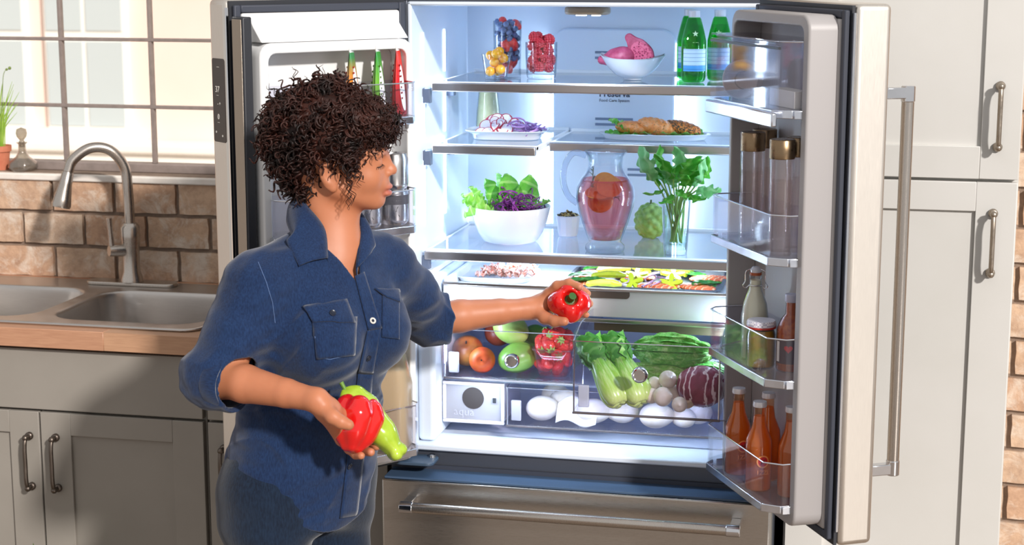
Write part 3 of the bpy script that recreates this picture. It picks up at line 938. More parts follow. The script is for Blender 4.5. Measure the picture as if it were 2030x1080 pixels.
# ------------------------------------------------------------------ door bins
def door_bin(D, zf, zr, u0=.052, u1=.398, v1=.208, lid=False, bracket=True, metal_trim=True):
    v0 = .101
    ch = .03
    pl = [(u0, v0), (u1, v0), (u1, v1-ch), (u1-ch*.9, v1), (u0+ch*.6, v1), (u0, v1-ch*.6)]
    t = .0028
    pi = [(u0+t, v0+t), (u1-t, v0+t), (u1-t, v1-ch-t*.3), (u1-ch*.9-t*.3, v1-t), (u0+ch*.6+t*.3, v1-t), (u0+t, v1-ch*.6-t*.3)]
    n = len(pl)
    v = [(*p, zf) for p in pl]+[(*p, zr) for p in pl]+[(*p, zr) for p in pi]+[(*p, zf+.004) for p in pi]
    f = [tuple(range(n))[::-1], tuple(range(3*n, 4*n))]
    for k in range(3):
        for i in range(n):
            f.append((k*n+i, k*n+(i+1) % n, (k+1)*n+(i+1) % n, (k+1)*n+i))
    b = D.put(MB().add(v, f), 'door_bin', M_bin, FR, bevel=.001, seg=1, smooth=30)
    # bright moulding round the floor
    o = .004
    po = [(u0-.001, v0+.02), (u1+.001, v0+.02), (u1+.001, v1-ch+.002), (u1-ch*.9, v1+o), (u0+ch*.6, v1+o), (u0-.001, v1-ch*.6)]
    tr = MB()
    for i in (1, 2, 3, 4):
        a, c = Vector((*po[i], 0)), Vector((*po[(i+1) % n], 0))
        dn = (c-a).normalized(); nn = Vector((dn.y, -dn.x, 0))*.004
        q = [a, c, c-nn, a-nn]
        tr.prism([(p.x, p.y) for p in q], zf-.013, zf+.004, 'Z')
    D.put(tr, 'floor_trim', M_silver, b, bevel=.0015)
    rim = MB().tube([(*p, zr) for p in pl[1:]+pl[:1]], .0016, 6)
    D.put(rim, 'rim', M_silver, b)
    if bracket:   # end brackets that hook the bin into the frame
        for uu in (u1+.0015, u0-.0055):
            br = MB().prism([(.1, zf-.036), (.128, zf-.036), (.15, zf-.014), (v1-ch, zf-.013), (v1-ch, zf+.003), (.1, zf+.003)], uu, uu+.004, 'X')
            D.put(br, 'bracket', M_silver, b, bevel=.001)
    if lid:
        pb = MB().box(u0-.001, u1+.001, v1+.001, v1+.005, zf+.002, zr-.006).box(u0-.001, u1+.001, v0+.01, v1+.005, zr+.0005, zr+.004)
        D.put(pb, 'flip_cover', M_bin, b, bevel=.001)
        D.put(MB().box(u0-.001, u1+.001, v1, v1+.0065, zr-.014, zr-.009), 'cover_edge', M_dark, b)
        D.put(MB().box(u0, u1, v1+.004, v1+.016, zf-.028, zf-.0005), 'pull_lip', M_silver, b, bevel=.003)
    return b
RB = [(1.547, 1.683, True), (1.253, 1.342, False), (1.004, 1.092, False), (.742, .833, False)]
for z0, z1, lid in RB:
    door_bin(RD, z0, z1, lid=lid)
LB = [(1.496, 1.573), (1.252, 1.336), (.737, .842)]
for z0, z1 in LB:
    door_bin(LD, z0, z1, u0=.05, u1=.4)
# ------------------------------------------------------------------ food: shared bits
rnd = random.Random(21)
M_china = plain('white_china', (214, 216, 224), .18)
M_water = clear('water', (246, 252, 252), .01, .6, 1.33)
def glass_shell(name, prof, t, parent, m=M_glass, n=36, sq=0, M=None, base=.004, **k):
    """thin-walled vessel: outer profile up, inner profile down"""
    inn = [(max(r-t, 0), z) for r, z in prof][::-1]
    inn[-1] = (inn[-1][0], prof[0][1]+base)
    return MB().lathe([(0, prof[0][1])]+prof+inn+[(0, prof[0][1]+base)], n, M, sq, **k).build(name, m, parent, smooth=50)

def pile_in(n, r_in, z0, z1, rad, seed, gap=1.0):
    """loose packing of balls in a round vessel, from the bottom up"""
    rn = random.Random(seed)
    out = []
    for _ in range(n*60):
        if len(out) >= n: break
        best = None
        for _ in range(18):
            a = rn.uniform(0, 6.28); q = (r_in-rad)*math.sqrt(rn.uniform(.1, 1))
            x, y = q*math.cos(a), q*math.sin(a)
            z = z0+rad
            for (X, Y, Z) in out:
                d2 = (x-X)**2+(y-Y)**2
                m = (2*rad*gap)**2
                if d2 < m:
                    z = max(z, Z+math.sqrt(m-d2))
            if best is None or z < best[2]: best = (x, y, z)
        if best[2]+rad <= z1: out.append(best)
    return out

def scatter(name, me, pts, base, label, cat, group, scale=None, seed=0):
    rn = random.Random(seed)
    for p in pts:
        M = Matrix.Translation(Vector(base)+Vector(p)) @ Matrix.Rotation(rn.uniform(0, 6.28), 4, 'Z') @ Matrix.Rotation(rn.uniform(-1.2, 1.2), 4, 'X')
        if scale: M = M @ Matrix.Scale(rn.uniform(*scale), 4)
        tag(link(name, me, None, M), label, cat, group)

def meshm(b, *mats, smooth=50):
    me = b.mesh(smooth)
    for m in mats: me.materials.append(m)
    return me

# ------------------------------------------------------------------ top shelf
Z1 = 1.5555
# raspberry: drupelets round a hollow core
b = MB()
for j, (rr, zz, n) in enumerate(((.0075, -.006, 9), (.0098, -.001, 11), (.0096, .004, 10), (.0078, .0085, 8), (.0042, .0118, 5), (0, .013, 1))):
    for i in range(n):
        a = 2*PI*(i+.5*(j % 2))/n
        b.ball((rr*math.cos(a), rr*math.sin(a), zz), .0033, 6)
b.lathe([(.0, .008), (.006, .006), (.0075, -.006), (.005, -.0085), (.003, -.004), (0, .002)], 10)
me_rasp = meshm(b, plain('raspberry_red', (214, 44, 62), .38, (232, 84, 92), 120, coat=.2))
b = MB().ball((0, 0, 0), (.0078, .0078, .0072), 14).lathe([(.0035, .0066), (.0042, .008), (.0026, .0079), (.002, .0065), (0, .0065)], 9)
me_blue = meshm(b, plain('blueberry_blue', (70, 88, 136), .55, (128, 148, 188), 60))
me_yel = meshm(MB().ball((0, 0, 0), (.0122, .0122, .0118), 18).lathe([(0, .0112), (.0016, .0118), (.0012, .0135), (0, .0136)], 6), plain('yellow_cherry', (250, 186, 26), .25, (246, 160, 14), 60, coat=.3))

def sfun(p):
    d = ellip(p, (0, 0, .002), (.0125, .0125, .0165))
    d = smin(d, ellip(p, (0, 0, -.012), (.006, .006, .009)), .012)
    a = np.arctan2(p[:, 1], p[:, 0]); return d+.0004*np.cos(a*9+np.round(p[:, 2]*300))*np.cos(p[:, 2]*900)
me_straw, _ = sdf_mesh(sfun, (-.016, -.016, -.025), (.016, .016, .022), .0013)
m = N('strawberry_red')
vor = m.n('TexVoronoi'); vor.inputs['Scale'].default_value = 260; m.l(m.tc(), vor.inputs['Vector'])
m.set(col=m.ramp(vor.outputs[0], [(.12, (246, 214, 130)), (.2, (222, 48, 52)), (.6, (236, 74, 70))]), rough=.3)
me_straw.materials.append(m.m)
M_calyx = plain('calyx_green', (142, 178, 84), .6, (176, 200, 120), 80)

p = at(984, 155, Z=Z1)
g1 = thing('berry_glass', 'small tapered clear glass filled with yellow cherry tomatoes', 'glass', p)
glass_shell('body', [(.027, 0), (.0355, .058)], .0018, g1, M=T(*p))
scatter('cherry_tomato', me_yel, pile_in(11, .031, .005, .076, .0122, 4, .98), p, 'round yellow cherry tomato in the small tapered glass', 'tomato', 'yellow tomatoes in the small glass')
p = at(1006, 151, Z=Z1)
g2 = thing('tall_glass', 'tall clear glass layered with blueberries and strawberries', 'glass', p)
glass_shell('body', [(.0335, 0), (.035, .135)], .0018, g2, M=T(*p))
scatter('strawberry', me_straw, pile_in(6, .032, .006, .05, .0135, 6), p, 'red strawberry layered at the bottom of the tall glass', 'strawberry', 'strawberries in the tall glass', (.9, 1.0), 2)
blue = [(x, y, z) for x, y, z in pile_in(60, .0333, .036, .084, .0082, 8, .93)]
blue += [(x, y, z) for x, y, z in pile_in(70, .0333, .084, .14, .0082, 9, .93)]
scatter('blueberry', me_blue, blue, p, 'dusty blue blueberry in the tall glass', 'blueberry', 'blueberries in the tall glass')
scatter('strawberry', me_straw, [(.0, -.02, .078), (.018, -.014, .079), (-.012, -.002, .128), (.022, .0, .126)], p, 'red strawberry tucked among the blueberries in the tall glass', 'strawberry', 'strawberries among the blueberries', (.85, .95), 5)
p = at(1073, 154, Z=Z1)
g3 = thing('raspberry_glass', 'wide clear glass heaped with raspberries', 'glass', p)
glass_shell('body', [(.034, 0), (.0365, .012), (.0385, .05), (.039, .086)], .002, g3, M=T(*p), base=.012)
scatter('raspberry', me_rasp, pile_in(30, .0365, .013, .112, .0122, 12, .93), p, 'plump red raspberry in the wide glass', 'raspberry', 'raspberries in the wide glass', (.98, 1.12), 7)

# bowl with prickly pears
p = at(1254, 157, Z=Z1)
bw = thing('small_bowl', 'white scooped bowl holding magenta prickly pears', 'bowl', p)
def bowl_pt(u, v, off):
    a = 2*PI*u; r = .022+.05*v**.75
    k = 1+.12*v*abs(math.cos(a))**3
    z = .045*v**1.7+.012*v*abs(math.cos(a))**4
    return ((r-off)*k*math.cos(a), (r-off)*.85*math.sin(a), .004+z+off*.6)
b = MB().grid(lambda u, v: bowl_pt(u, v, 0), 48, 10).grid(lambda u, v: bowl_pt(u, 1-v, .003), 48, 10).lathe([(0, 0), (.022, 0), (.023, .004), (.026, .008), (0, .008)], 32)
b.build('body', M_china, bw, T(*p), smooth=60)
def pear(p):
    d = ellip(p, (0, 0, 0), (.026, .026, .034)); d = smin(d, cone(p, (0, 0, .03), (0, 0, .05), .014, .0105), .022)
    return d+.0011*vnoise(p, 190, 3)
me_pear, _ = sdf_mesh(pear, (-.034, -.034, -.042), (.034, .034, .066), .002)
M_pear = plain('prickly_pear_skin', (206, 92, 130), .45, (168, 52, 86), 60, .15, 120)
me_pear.materials.append(M_pear)
tag(link('prickly_pear', me_pear, None, Matrix.Translation(p+Vector((-.026, .002, .052))) @ Matrix.Rotation(R(-98), 4, 'Y') @ Matrix.Rotation(.4, 4, 'Z')), 'whole magenta prickly pear lying in the scooped white bowl', 'fruit')
hp = tag(link('prickly_pear', None, None, Matrix.Translation(p+Vector((.024, -.008, .062))) @ Matrix.Rotation(R(-10), 4, 'Z') @ Matrix.Rotation(R(-42), 4, 'Y')), 'halved prickly pear showing dark seeds, leaning in the scooped white bowl', 'fruit')
Mh = WM[hp.name]
solid('rind', lambda q: np.maximum(pear(q), -q[:, 1]-.004), (-.034, -.034, -.042), (.034, .034, .066), .002, M_pear, hp, Mh)
m = N('seeded_flesh')
vor = m.n('TexVoronoi'); vor.inputs['Scale'].default_value = 210; m.l(m.tc(), vor.inputs['Vector'])
m.set(col=m.ramp(vor.outputs[0], [(.22, (74, 10, 40)), (.32, (206, 70, 112)), (.7, (224, 110, 142))]), rough=.3)
MB().lathe([(0, 0), (.0215, 0), (.0225, .001), (0, .0016)], 36, Mh @ T(0, -.0036, .002, rx=R(90)) @ Matrix.Diagonal((1, 1.35, 1, 1))).build('flesh', m.m, hp)

# sparkling water bottles
M_green = clear('green_glass', (150, 236, 160), .03, 1.1, 1.5, .06, (30, 170, 70))
m = N('bottle_label')
v = m.tc()
sx = m.n('SeparateXYZ'); m.l(v, sx.inputs[0])
w_ = m.n('Math', operation='FRACT'); q_ = m.n('Math', operation='MULTIPLY'); q_.inputs[1].default_value = 110; m.l(sx.outputs[2], q_.inputs[0]); m.l(q_.outputs[0], w_.inputs[0])
lines = m.ramp(w_.outputs[0], [(.30, (196, 222, 244)), (.34, (120, 160, 196)), (.44, (120, 160, 196)), (.48, (196, 222, 244))])
bot = m.ramp(sx.outputs[2], [(.0, (96, 180, 232)), (.036, (96, 180, 232)), (.0365, (255, 255, 255)), (1, (255, 255, 255))])
bot.node.color_ramp.interpolation = 'CONSTANT'
m.set(col=m.mix(1.0, lines, bot, 'MULTIPLY'), rough=.5)
M_label = m.m
M_capm = plain('pale_cap', (228, 226, 232), .3, metal=.3)
def water_bottle(p, label, rz):
    t = thing('sparkling_water_bottle', label, 'bottle', p, 'green sparkling water bottles')
    Mx = T(*p, rz=rz)
    prof = [(.024, 0), (.0275, .004), (.029, .012), (.0295, .08), (.029, .095), (.024, .118), (.0165, .146), (.0125, .152)]
    glass_shell('bottle', prof, .0018, t, M_green, M=Mx, n=32)
    MB().lathe([(0, .006), (.0265, .006), (.0272, .09), (.022, .116), (.0175, .132), (0, .132)], 28, Mx).build('water', clear('green_water', (196, 246, 196), .01, .3, 1.1, .10, (40, 180, 80)), t)
    MB().lathe([(.0135, .149), (.0138, .165), (.0125, .1665), (0, .1665)], 24, Mx).build('cap', M_capm, t)
    b = MB().grid(lambda u, v: (.0299*math.sin((u-.5)*2.1), -.0299*math.cos((u-.5)*2.1), .026+.052*v), 14, 1, None)
    b.build('paper_label', M_label, t, Mx)
    # pale emblem on the shoulder: a star above a rule
    st = []
    for i in range(10):
        a = PI/2+i*PI/5; r = .0075 if i % 2 == 0 else .0032
        st.append((r*math.cos(a), r*math.sin(a)))
    MB().prism(st, -.0003, .0003, 'Z', Mx @ T(0, -.0258, .113, rx=R(72))).build('emblem', plain('emblem_white', (216, 240, 200), .5), t)
    text('-- ---', .0075, None, t, plain('emblem_ink', (216, 240, 200), .5), 'emblem_lettering', M=Mx @ T(0, -.0299, .0915, rx=R(88)))
    return t
water_bottle(at(1374, 162, Z=Z1), 'green sparkling water bottle with pale cap, frontmost of the three', .25)
water_bottle(at(1365, 156, Z=Z1), 'green sparkling water bottle half hidden behind another one', .1)
water_bottle(at(1425, 159, Z=Z1), 'green sparkling water bottle standing beside the covered door bin', 0)

# ------------------------------------------------------------------ second shelf
Z2 = 1.4085
p = at(1006, 273, Z=Z2)
pl = thing('serving_plate', 'white deep-sided plate of sliced radish and red onion', 'plate', p)
def plate_mesh(a, bb, h, foot, flare, sq=.25, t=.003):
    """a, bb half sizes at the foot; flare adds the rim"""
    b = MB()
    prof = [(0, 0), (1-.02, 0), (1, .003), (1.02, h*.55), (1+flare, h), (1+flare-.015, h+.0015), (1.0, h*.6), (.96, foot), (0, foot)]
    b.lathe([(r*a, z) for r, z in prof], 48, None, sq, 1, bb/a)
    return b
plate_mesh(.082, .055, .02, .005, .24).build('body', M_china, pl, T(*p, rz=R(4)), smooth=60)
bsl = MB().lathe([(0, -.001), (.0122, -.001), (.0136, -.0009), (.0141, 0), (.0136, .0009), (.0122, .001), (0, .001)], 24)
me_rad = meshm(bsl, plain('radish_white', (246, 240, 244), .4), plain('radish_skin', (178, 22, 56), .4))
for f in me_rad.polygons:
    c = f.center
    f.material_index = 1 if math.hypot(c.x, c.y) > .0124 else 0
rn = random.Random(5)
for i in range(40):
    x = -.056+.083*rn.random(); y = rn.uniform(-.042, .03)
    hgt = .010+.034*max(0, 1-(abs(x+.018)/.058)**2)*max(0, 1-((y-.005)/.05)**2)
    M = T(p.x+x, p.y+y, p.z+hgt, rx=R(rn.uniform(25, 70)), ry=R(rn.uniform(-35, 35)), rz=rn.uniform(-.7, .7))
    tag(link('radish_slice', me_rad, None, M @ Matrix.Scale(rn.uniform(.95, 1.3), 4)), 'thin white radish slice with red rim on the deep plate', 'radish', 'radish slices on the deep plate')
bo = MB().tube([(.02*math.cos(a), .016*math.sin(a), .002*math.sin(2*a)) for a in [2.6*i/12 for i in range(13)]], [.0012]+[.0022]*11+[.0012], 6)
me_onion = meshm(bo, plain('red_onion_purple', (168, 112, 190), .35, (210, 178, 222), 120))
for i in range(34):
    M = T(p.x+.046+rn.uniform(-.024, .03), p.y+rn.uniform(-.036, .03), p.z+.01+rn.uniform(0, .026), rx=rn.uniform(-.8, .8), ry=rn.uniform(-.4, .5), rz=rn.uniform(0, 6.3))
    tag(link('onion_sliver', me_onion, None, M), 'thin purple red onion sliver on the deep plate', 'onion', 'red onion slivers on the deep plate')
p = at(968, 259, Z=Z2)
db = thing('dressing_bottle', 'pale dressing bottle with bright green lid behind the radish plate', 'bottle', p)
MB().lathe([(0, .002), (.029, .002), (.03, .008), (.028, .05), (.022, .105), (0, .105)], 28, T(*p)).build('dressing', plain('herb_dressing', (222, 218, 176), .5, (206, 204, 150), 70), db)
glass_shell('bottle', [(.031, 0), (.0318, .008), (.0295, .05), (.0235, .106)], .001, db, M=T(*p))
MB().lathe([(.0245, .104), (.025, .106), (.025, .121), (.023, .123), (0, .123)], 28, T(*p)).build('lid', plain('lime_lid', (124, 196, 40), .4), db, bevel=.001)

Z2b = 1.4065
p = at(1298, 275, Z=Z2b)
pl = thing('oval_platter', 'long white oval platter of herbed salmon on lettuce', 'platter', p)
plate_mesh(.125, .05, .013, .004, .1, 0).build('body', M_china, pl, T(*p, rz=R(2)), smooth=60)
def leafy(L, W, curl=.3, ruff=.06, nu=10, nv=14, cup=.3, stemw=.25):
    """leaf lying along +X with ruffled edge, root at the origin"""
    def f(u, v):
        w = W*(stemw*(1-v)+math.sin(PI*min(1, (v*.92+.06)))**.7*(1-stemw*(1-v)))
        s = (u-.5)*2
        x = L*v
        z = cup*w*s*s+curl*L*v*v+ruff*W*abs(s)**2*math.sin(v*23+s*5)
        return (x, w*s, z)
    return MB().grid(f, nu, nv)
def leaf_mat(name, c1, c2, vein, sc=1):
    m = N(name)
    wv = m.n('TexWave', wave_type='BANDS', bands_direction='X')
    wv.inputs['Scale'].default_value = 34*sc; wv.inputs['Distortion'].default_value = 7; wv.inputs['Detail'].default_value = 3
    m.l(m.tc(), wv.inputs['Vector'])
    c = m.ramp(m.noise(m.tc(), 28, 4), [(.3, c1), (.7, c2)])
    c = m.mix(m.ramp(wv.outputs[0], [(.72, (0, 0, 0, 1)), (.95, (.55, .55, .55, 1))]), c, vein)
    m.set(col=c, rough=.42)
    m.b.inputs['Subsurface Weight'].default_value = .0
    tl = m.n('BsdfTranslucent'); m.l(c, tl.inputs[0])
    mx = m.n('MixShader'); mx.inputs[0].default_value = .28
    m.l(m.b.outputs[0], mx.inputs[1]); m.l(tl.outputs[0], mx.inputs[2]); m.l(mx.outputs[0], m.out.inputs[0])
    m.bump(m.noise(m.tc(), 120, 3), .4, .002)
    return m.m
M_let = leaf_mat('lettuce_green', (128, 200, 62), (168, 222, 104), (216, 238, 170), .35)
M_let2 = leaf_mat('romaine_green', (86, 172, 52), (130, 204, 88), (190, 226, 144), .35)
M_dgreen = leaf_mat('spinach_green', (40, 118, 38), (74, 150, 56), (110, 176, 90), .35)
me_l1 = meshm(leafy(.1, .032, .02, .25), M_let); me_l2 = meshm(leafy(.085, .03, .12, .3, cup=.4), M_let2)
for i, (dx, dy, rz, me) in enumerate(((-.02, 0, R(176), me_l1), (-.035, -.018, R(190), me_l2), (.02, -.01, R(4), me_l1), (.03, .012, R(10), me_l2), (-.05, -.005, R(0), me_l1), (.0, -.012, R(-4), me_l1), (-.055, -.02, R(172), me_l2), (-.05, .012, R(186), me_l1))):
    tag(link('lettuce_leaf', me, None, T(p.x+dx, p.y+dy, p.z+.0085+.001*i, rz=rz, ry=R(-1 if i < 6 else -22), s=(1, 1, .55) if i < 6 else .72)), 'ruffled green lettuce leaf under the salmon on the oval platter', 'lettuce', 'lettuce leaves on the oval platter')
m = N('grilled_salmon')
c = m.ramp(m.noise(m.tc(), 60, 5, .6), [(.3, (232, 124, 44)), (.55, (238, 152, 84)), (.75, (226, 176, 140))])
c = m.mix(m.ramp(m.noise(m.tc(), 300, 3), [(.6, (0, 0, 0, 1)), (.68, (1, 1, 1, 1))]), c, (82, 72, 34))
m.set(col=c, rough=.4); m.bump(m.noise(m.tc(), 140, 4), .5, .003)
M_salmon = m.m
m = N('pepper_crust')
c = m.ramp(m.noise(m.tc(), 60, 5, .6), [(.3, (206, 104, 36)), (.7, (228, 142, 62))])
c = m.mix(m.ramp(m.noise(m.tc(), 260, 3), [(.46, (0, 0, 0, 1)), (.56, (1, 1, 1, 1))]), c, (70, 60, 34))
m.set(col=c, rough=.5); m.bump(m.noise(m.tc(), 160, 4), .6, .003)
M_crust = m.m
def fillet(p, a=.05, bb=.02, h=.012, sd=0):
    return ellip(p, (0, 0, h*.6), (a, bb, h))+.0016*vnoise(p, 130, sd)+.0008*np.sin(p[:, 0]*400+p[:, 1]*300)
for i, (dx, dy, dz, rz, ry, a, bb, h, mm, lb) in enumerate((
        (-.052, -.008, .016, 6, 4, .046, .026, .017, M_salmon, 'golden grilled salmon fillet at the leafy end of the oval platter'),
        (.004, -.01, .018, -6, 12, .05, .027, .021, M_salmon, 'pale pink salmon fillet leaning over the others on the oval platter'),
        (.064, -.002, .016, -10, 10, .05, .026, .0185, M_crust, 'pepper-crusted salmon fillet on the oval platter'))):
    me, _ = sdf_mesh(lambda q: fillet(q, a, bb, h, i), (-a-.006, -bb-.006, -.01), (a+.006, bb+.006, h*2), .0022)
    me.materials.append(mm)
    tag(link('salmon_fillet', me, None, T(p.x+dx, p.y+dy, p.z+dz, rz=R(rz), ry=R(ry))), lb, 'salmon')

# ------------------------------------------------------------------ third shelf
Z3 = 1.1578
p = at(1012, 477, Z=Z3)
bw = thing('salad_bowl', 'large white bowl of romaine leaves and shredded red cabbage', 'bowl', p)
pr = [(.062, 0), (.068, .004), (.079, .022), (.09, .05), (.0985, .0865)]
MB().lathe([(0, 0)]+pr+[(.0975, .088), (.0945, .0865), (.086, .05), (.075, .024), (.06, .007), (0, .006)], 56, T(*p)).build('body', M_china, bw, smooth=60)
MB().lathe([(0, .05), (.083, .05), (.05, .062), (0, .066)], 32, T(*p)).build('packed_salad', plain('packed_salad', (96, 132, 62), .7, (120, 84, 120), 30), bw)
me_ro = [meshm(leafy(.115, .033, .05, .22, cup=.75, stemw=.3), M_let2), meshm(leafy(.1, .03, .0, .3, cup=.9), M_let)]
for dx, dy, dz, rx, ry, rz, k, s in ((-.06, -.03, .062, 0, -38, 168, 1, .8), (-.03, -.055, .078, 15, 12, 178, 1, .75), (-.045, .01, .065, -50, -74, 200, 0, .78), (-.03, .02, .06, 40, -78, 150, 0, .9), (.0, .02, .06, -70, -80, 185, 0, .92), (.02, .022, .06, 75, -76, 40, 0, .9), (-.07, .0, .07, 20, -58, 175, 1, .7), (.055, .025, .075, 0, -28, 10, 1, .45), (-.055, -.042, .075, -30, -20, 160, 1, .7)):
    tag(link('romaine_leaf', me_ro[k], None, T(p.x+dx, p.y+dy, p.z+dz, rx=R(rx), ry=R(ry), rz=R(rz), s=s)), ('pale frilly lettuce leaf at the rim of the large salad bowl' if k else 'upright green romaine leaf standing in the large salad bowl'), 'lettuce', 'romaine leaves in the salad bowl')
rn = random.Random(9)
shr = []
for k in range(4):
    pts = [(.026*math.cos(a)*(1+.1*k)-.013, .02*math.sin(a), .005*math.sin(a*2+k)) for a in [(.6+.35*k)+2.0*i/9 for i in range(10)]]
    b = MB().tube(bez(pts, 2), .0024, 5, flat=.45)
    shr.append(meshm(b, plain('red_cabbage', (96, 28, 104), .3, (150, 70, 156), 130)))
for i in range(130):
    a = rn.uniform(0, 6.28); q = math.sqrt(rn.random())
    x, y = .024+.05*q*math.cos(a), -.016+.05*q*math.sin(a)
    if math.hypot(x, y) > .058: continue
    tag(link('cabbage_shred', shr[i % 4], None, T(p.x+x, p.y+y, p.z+.078+.026*(1-q)+rn.uniform(-.006, .006), rx=rn.uniform(-1, 1), ry=rn.uniform(-.7, .7), rz=rn.uniform(0, 6.3), s=rn.uniform(.8, 1.15))), 'shred of purple red cabbage in the large salad bowl', 'cabbage', 'red cabbage shreds in the salad bowl')

p = at(1126, 466, Z=Z3)
rm = thing('ramekin', 'little faceted white cup of mixed nuts behind the pitcher', 'cup', p)
MB().lathe([(0, 0), (.023, 0), (.0255, .008), (.0305, .05), (.0285, .051), (.024, .012), (0, .01)], 12, T(*p)).build('body', M_china, rm, smooth=15)
me_nut = [meshm(MB().ball((0, 0, 0), (.0052, .0034, .003), 9), plain('nut_%d' % k, c, .5)) for k, c in enumerate(((176, 140, 70), (96, 74, 40), (214, 186, 118), (60, 52, 34)))]
for i in range(60):
    a = rn.uniform(0, 6.28); q = math.sqrt(rn.random())*.026
    tag(link('nut', me_nut[i % 4], None, T(p.x+q*math.cos(a), p.y+q*math.sin(a), p.z+.046+.012*(1-q/.027)+rn.uniform(0, .004), rx=rn.uniform(-1, 1), ry=rn.uniform(-1, 1), rz=rn.uniform(0, 6))), 'small nut or seed heaped in the little faceted cup', 'nut', 'nuts in the faceted cup')

# pitcher of pink lemonade
p = Vector((at(1199, 487, Y=.174).x, .174, Z3))      # just in front of the half shelf above
pt = thing('pitcher', 'clear glass pitcher of pink lemonade with orange slices and rosemary', 'pitcher', p)
prof = [(.045, 0), (.047, .006), (.046, .014), (.038, .022), (.041, .03), (.055, .068), (.066, .105), (.0705, .132), (.068, .152), (.058, .172), (.047, .186), (.042, .2), (.0415, .212), (.044, .226), (.052, .238)]
inn = [(r-.003, z) for r, z in prof[4:]][::-1]
b = MB().lathe([(0, .002)]+prof+inn+[(.034, .028), (0, .026)], 48, T(*p))
gb = b.build('jug', clear('pitcher_glass', (250, 253, 255), .02, 1.3, 1.5, edge=(120, 140, 168)), pt, smooth=60)
hp_ = bez([(p.x-.046, p.y-.004, p.z+.226), (p.x-.075, p.y-.006, p.z+.232), (p.x-.095, p.y-.008, p.z+.205), (p.x-.1, p.y-.008, p.z+.165), (p.x-.088, p.y-.006, p.z+.13), (p.x-.066, p.y-.004, p.z+.112)], 6)
MB().tube(hp_, .0075, 14).build('handle', clear('handle_glass', (238, 244, 252), .02, 2.2, 1.5, edge=(90, 110, 140)), pt, smooth=80)
MB().lathe([(0, .0265), (.034, .0285)]+[(r-.0035, z) for r, z in prof[4:10]]+[(.056, .168), (0, .168)], 40, T(*p)).build('lemonade', clear('pink_lemonade', (255, 200, 200), .02, .5, 1.33, .17, (255, 150, 165)), pt, smooth=60)
m = N('orange_flesh')
xs_ = m.n('SeparateXYZ'); m.l(m.tc(), xs_.inputs[0])
g_ = m.n('TexGradient', gradient_type='RADIAL'); m.l(m.tc(), g_.inputs[0])
f_ = m.n('Math', operation='MULTIPLY'); f_.inputs[1].default_value = 10; m.l(g_.outputs[1], f_.inputs[0])
fr_ = m.n('Math', operation='FRACT'); m.l(f_.outputs[0], fr_.inputs[0])
m.set(col=m.ramp(fr_.outputs[0], [(.06, (255, 232, 180)), (.14, (250, 160, 60)), (.85, (244, 140, 44)), (.95, (255, 232, 180))]), rough=.3)
M_orf = m.m
M_orp = plain('orange_peel', (246, 150, 24), .4, (236, 128, 10), 90)
for i, (dx, dy, dz, rx, rz, ry) in enumerate(((.016, -.034, .158, 48, -6, 14), (-.012, -.036, .142, 18, 0, 6), (-.004, -.044, .125, 58, 6, -6), (.0, .01, .158, 60, 30, 0), (-.02, .018, .14, 50, -30, 0))):
    sl = tag(link('orange_slice', None, None, T(p.x+dx, p.y+dy, p.z+dz, rx=R(rx), ry=R(ry), rz=R(rz))), 'round orange slice floating in the pink lemonade pitcher', 'orange', 'orange slices in the pitcher')
    Mx = WM[sl.name]
    MB().lathe([(0, -.0016), (.0265, -.0016), (.0265, .0016), (0, .0016)], 36).build('flesh', M_orf, sl, Mx)
    MB().lathe([(.0262, -.0019), (.0295, -.0017), (.0305, 0), (.0295, .0017), (.0262, .0019)], 36).build('peel', M_orp, sl, Mx)
M_rose = plain('rosemary', (70, 86, 52), .6, (96, 112, 70), 100)
for i in range(6):
    a = rn.uniform(0, 6.28); sp = MB()
    rr_ = .035
    st_ = Vector((p.x+rr_*math.cos(a), p.y+rr_*math.sin(a)*.9, p.z+.105+.01*i)); en = st_+Vector((-math.cos(a)*.06+rn.uniform(-.02, .02), -math.sin(a)*.05, .06-.018*i))
    if i == 0: st_ = Vector((p.x-.03, p.y-.02, p.z+.12)); en = Vector((p.x-.028, p.y-.004, p.z+.2))
    sp.tube([st_, en], .0011, 5)
    dv = (en-st_)
    for k in range(26):
        q = st_+dv*(k/26); w_ = Vector((rn.uniform(-1, 1), rn.uniform(-1, 1), rn.uniform(-1, 1))).normalized()
        e_ = q+(w_*.8+dv.normalized()*.8).normalized()*.013
        sp.tube([q, (q+e_)/2, e_], [.0007, .0009, .0003], 4)
    tag(sp.build('rosemary_sprig', M_rose), 'needled rosemary sprig steeping in the pink lemonade pitcher', 'rosemary', 'rosemary sprigs in the pitcher')

# artichoke-like cherimoya
p = at(1289, 470, Z=Z3)
rs = np.random.RandomState(4)
fib = []
for i in range(54):
    z = 1-2*(i+.5)/54; a = i*2.39996
    q = math.sqrt(1-z*z); fib.append((q*math.cos(a), q*math.sin(a), z))
fib = np.array(fib)
def cher(q):
    d = ellip(q, (0, 0, .041), (.035, .035, .04))
    for f in fib:
        c = np.array((f[0]*.034, f[1]*.034, .041+f[2]*.039))
        d = smin(d, ellip(q, c, (.0085, .0085, .0085)), .006)
    return d
me, _ = sdf_mesh(cher, (-.048, -.048, -.006), (.048, .048, .095), .002)
me.materials.append(plain('cherimoya_green', (112, 148, 64), .5, (150, 178, 96), 60, .1, 150))
ch = tag(link('cherimoya', me, None, T(*p)), 'knobbly green cherimoya standing behind the glass vase', 'fruit')
MB().tube([p+Vector((0, 0, .08)), p+Vector((.001, 0, .094))], [.003, .0022], 8).build('stem', plain('fruit_stem', (70, 84, 40), .7), ch)

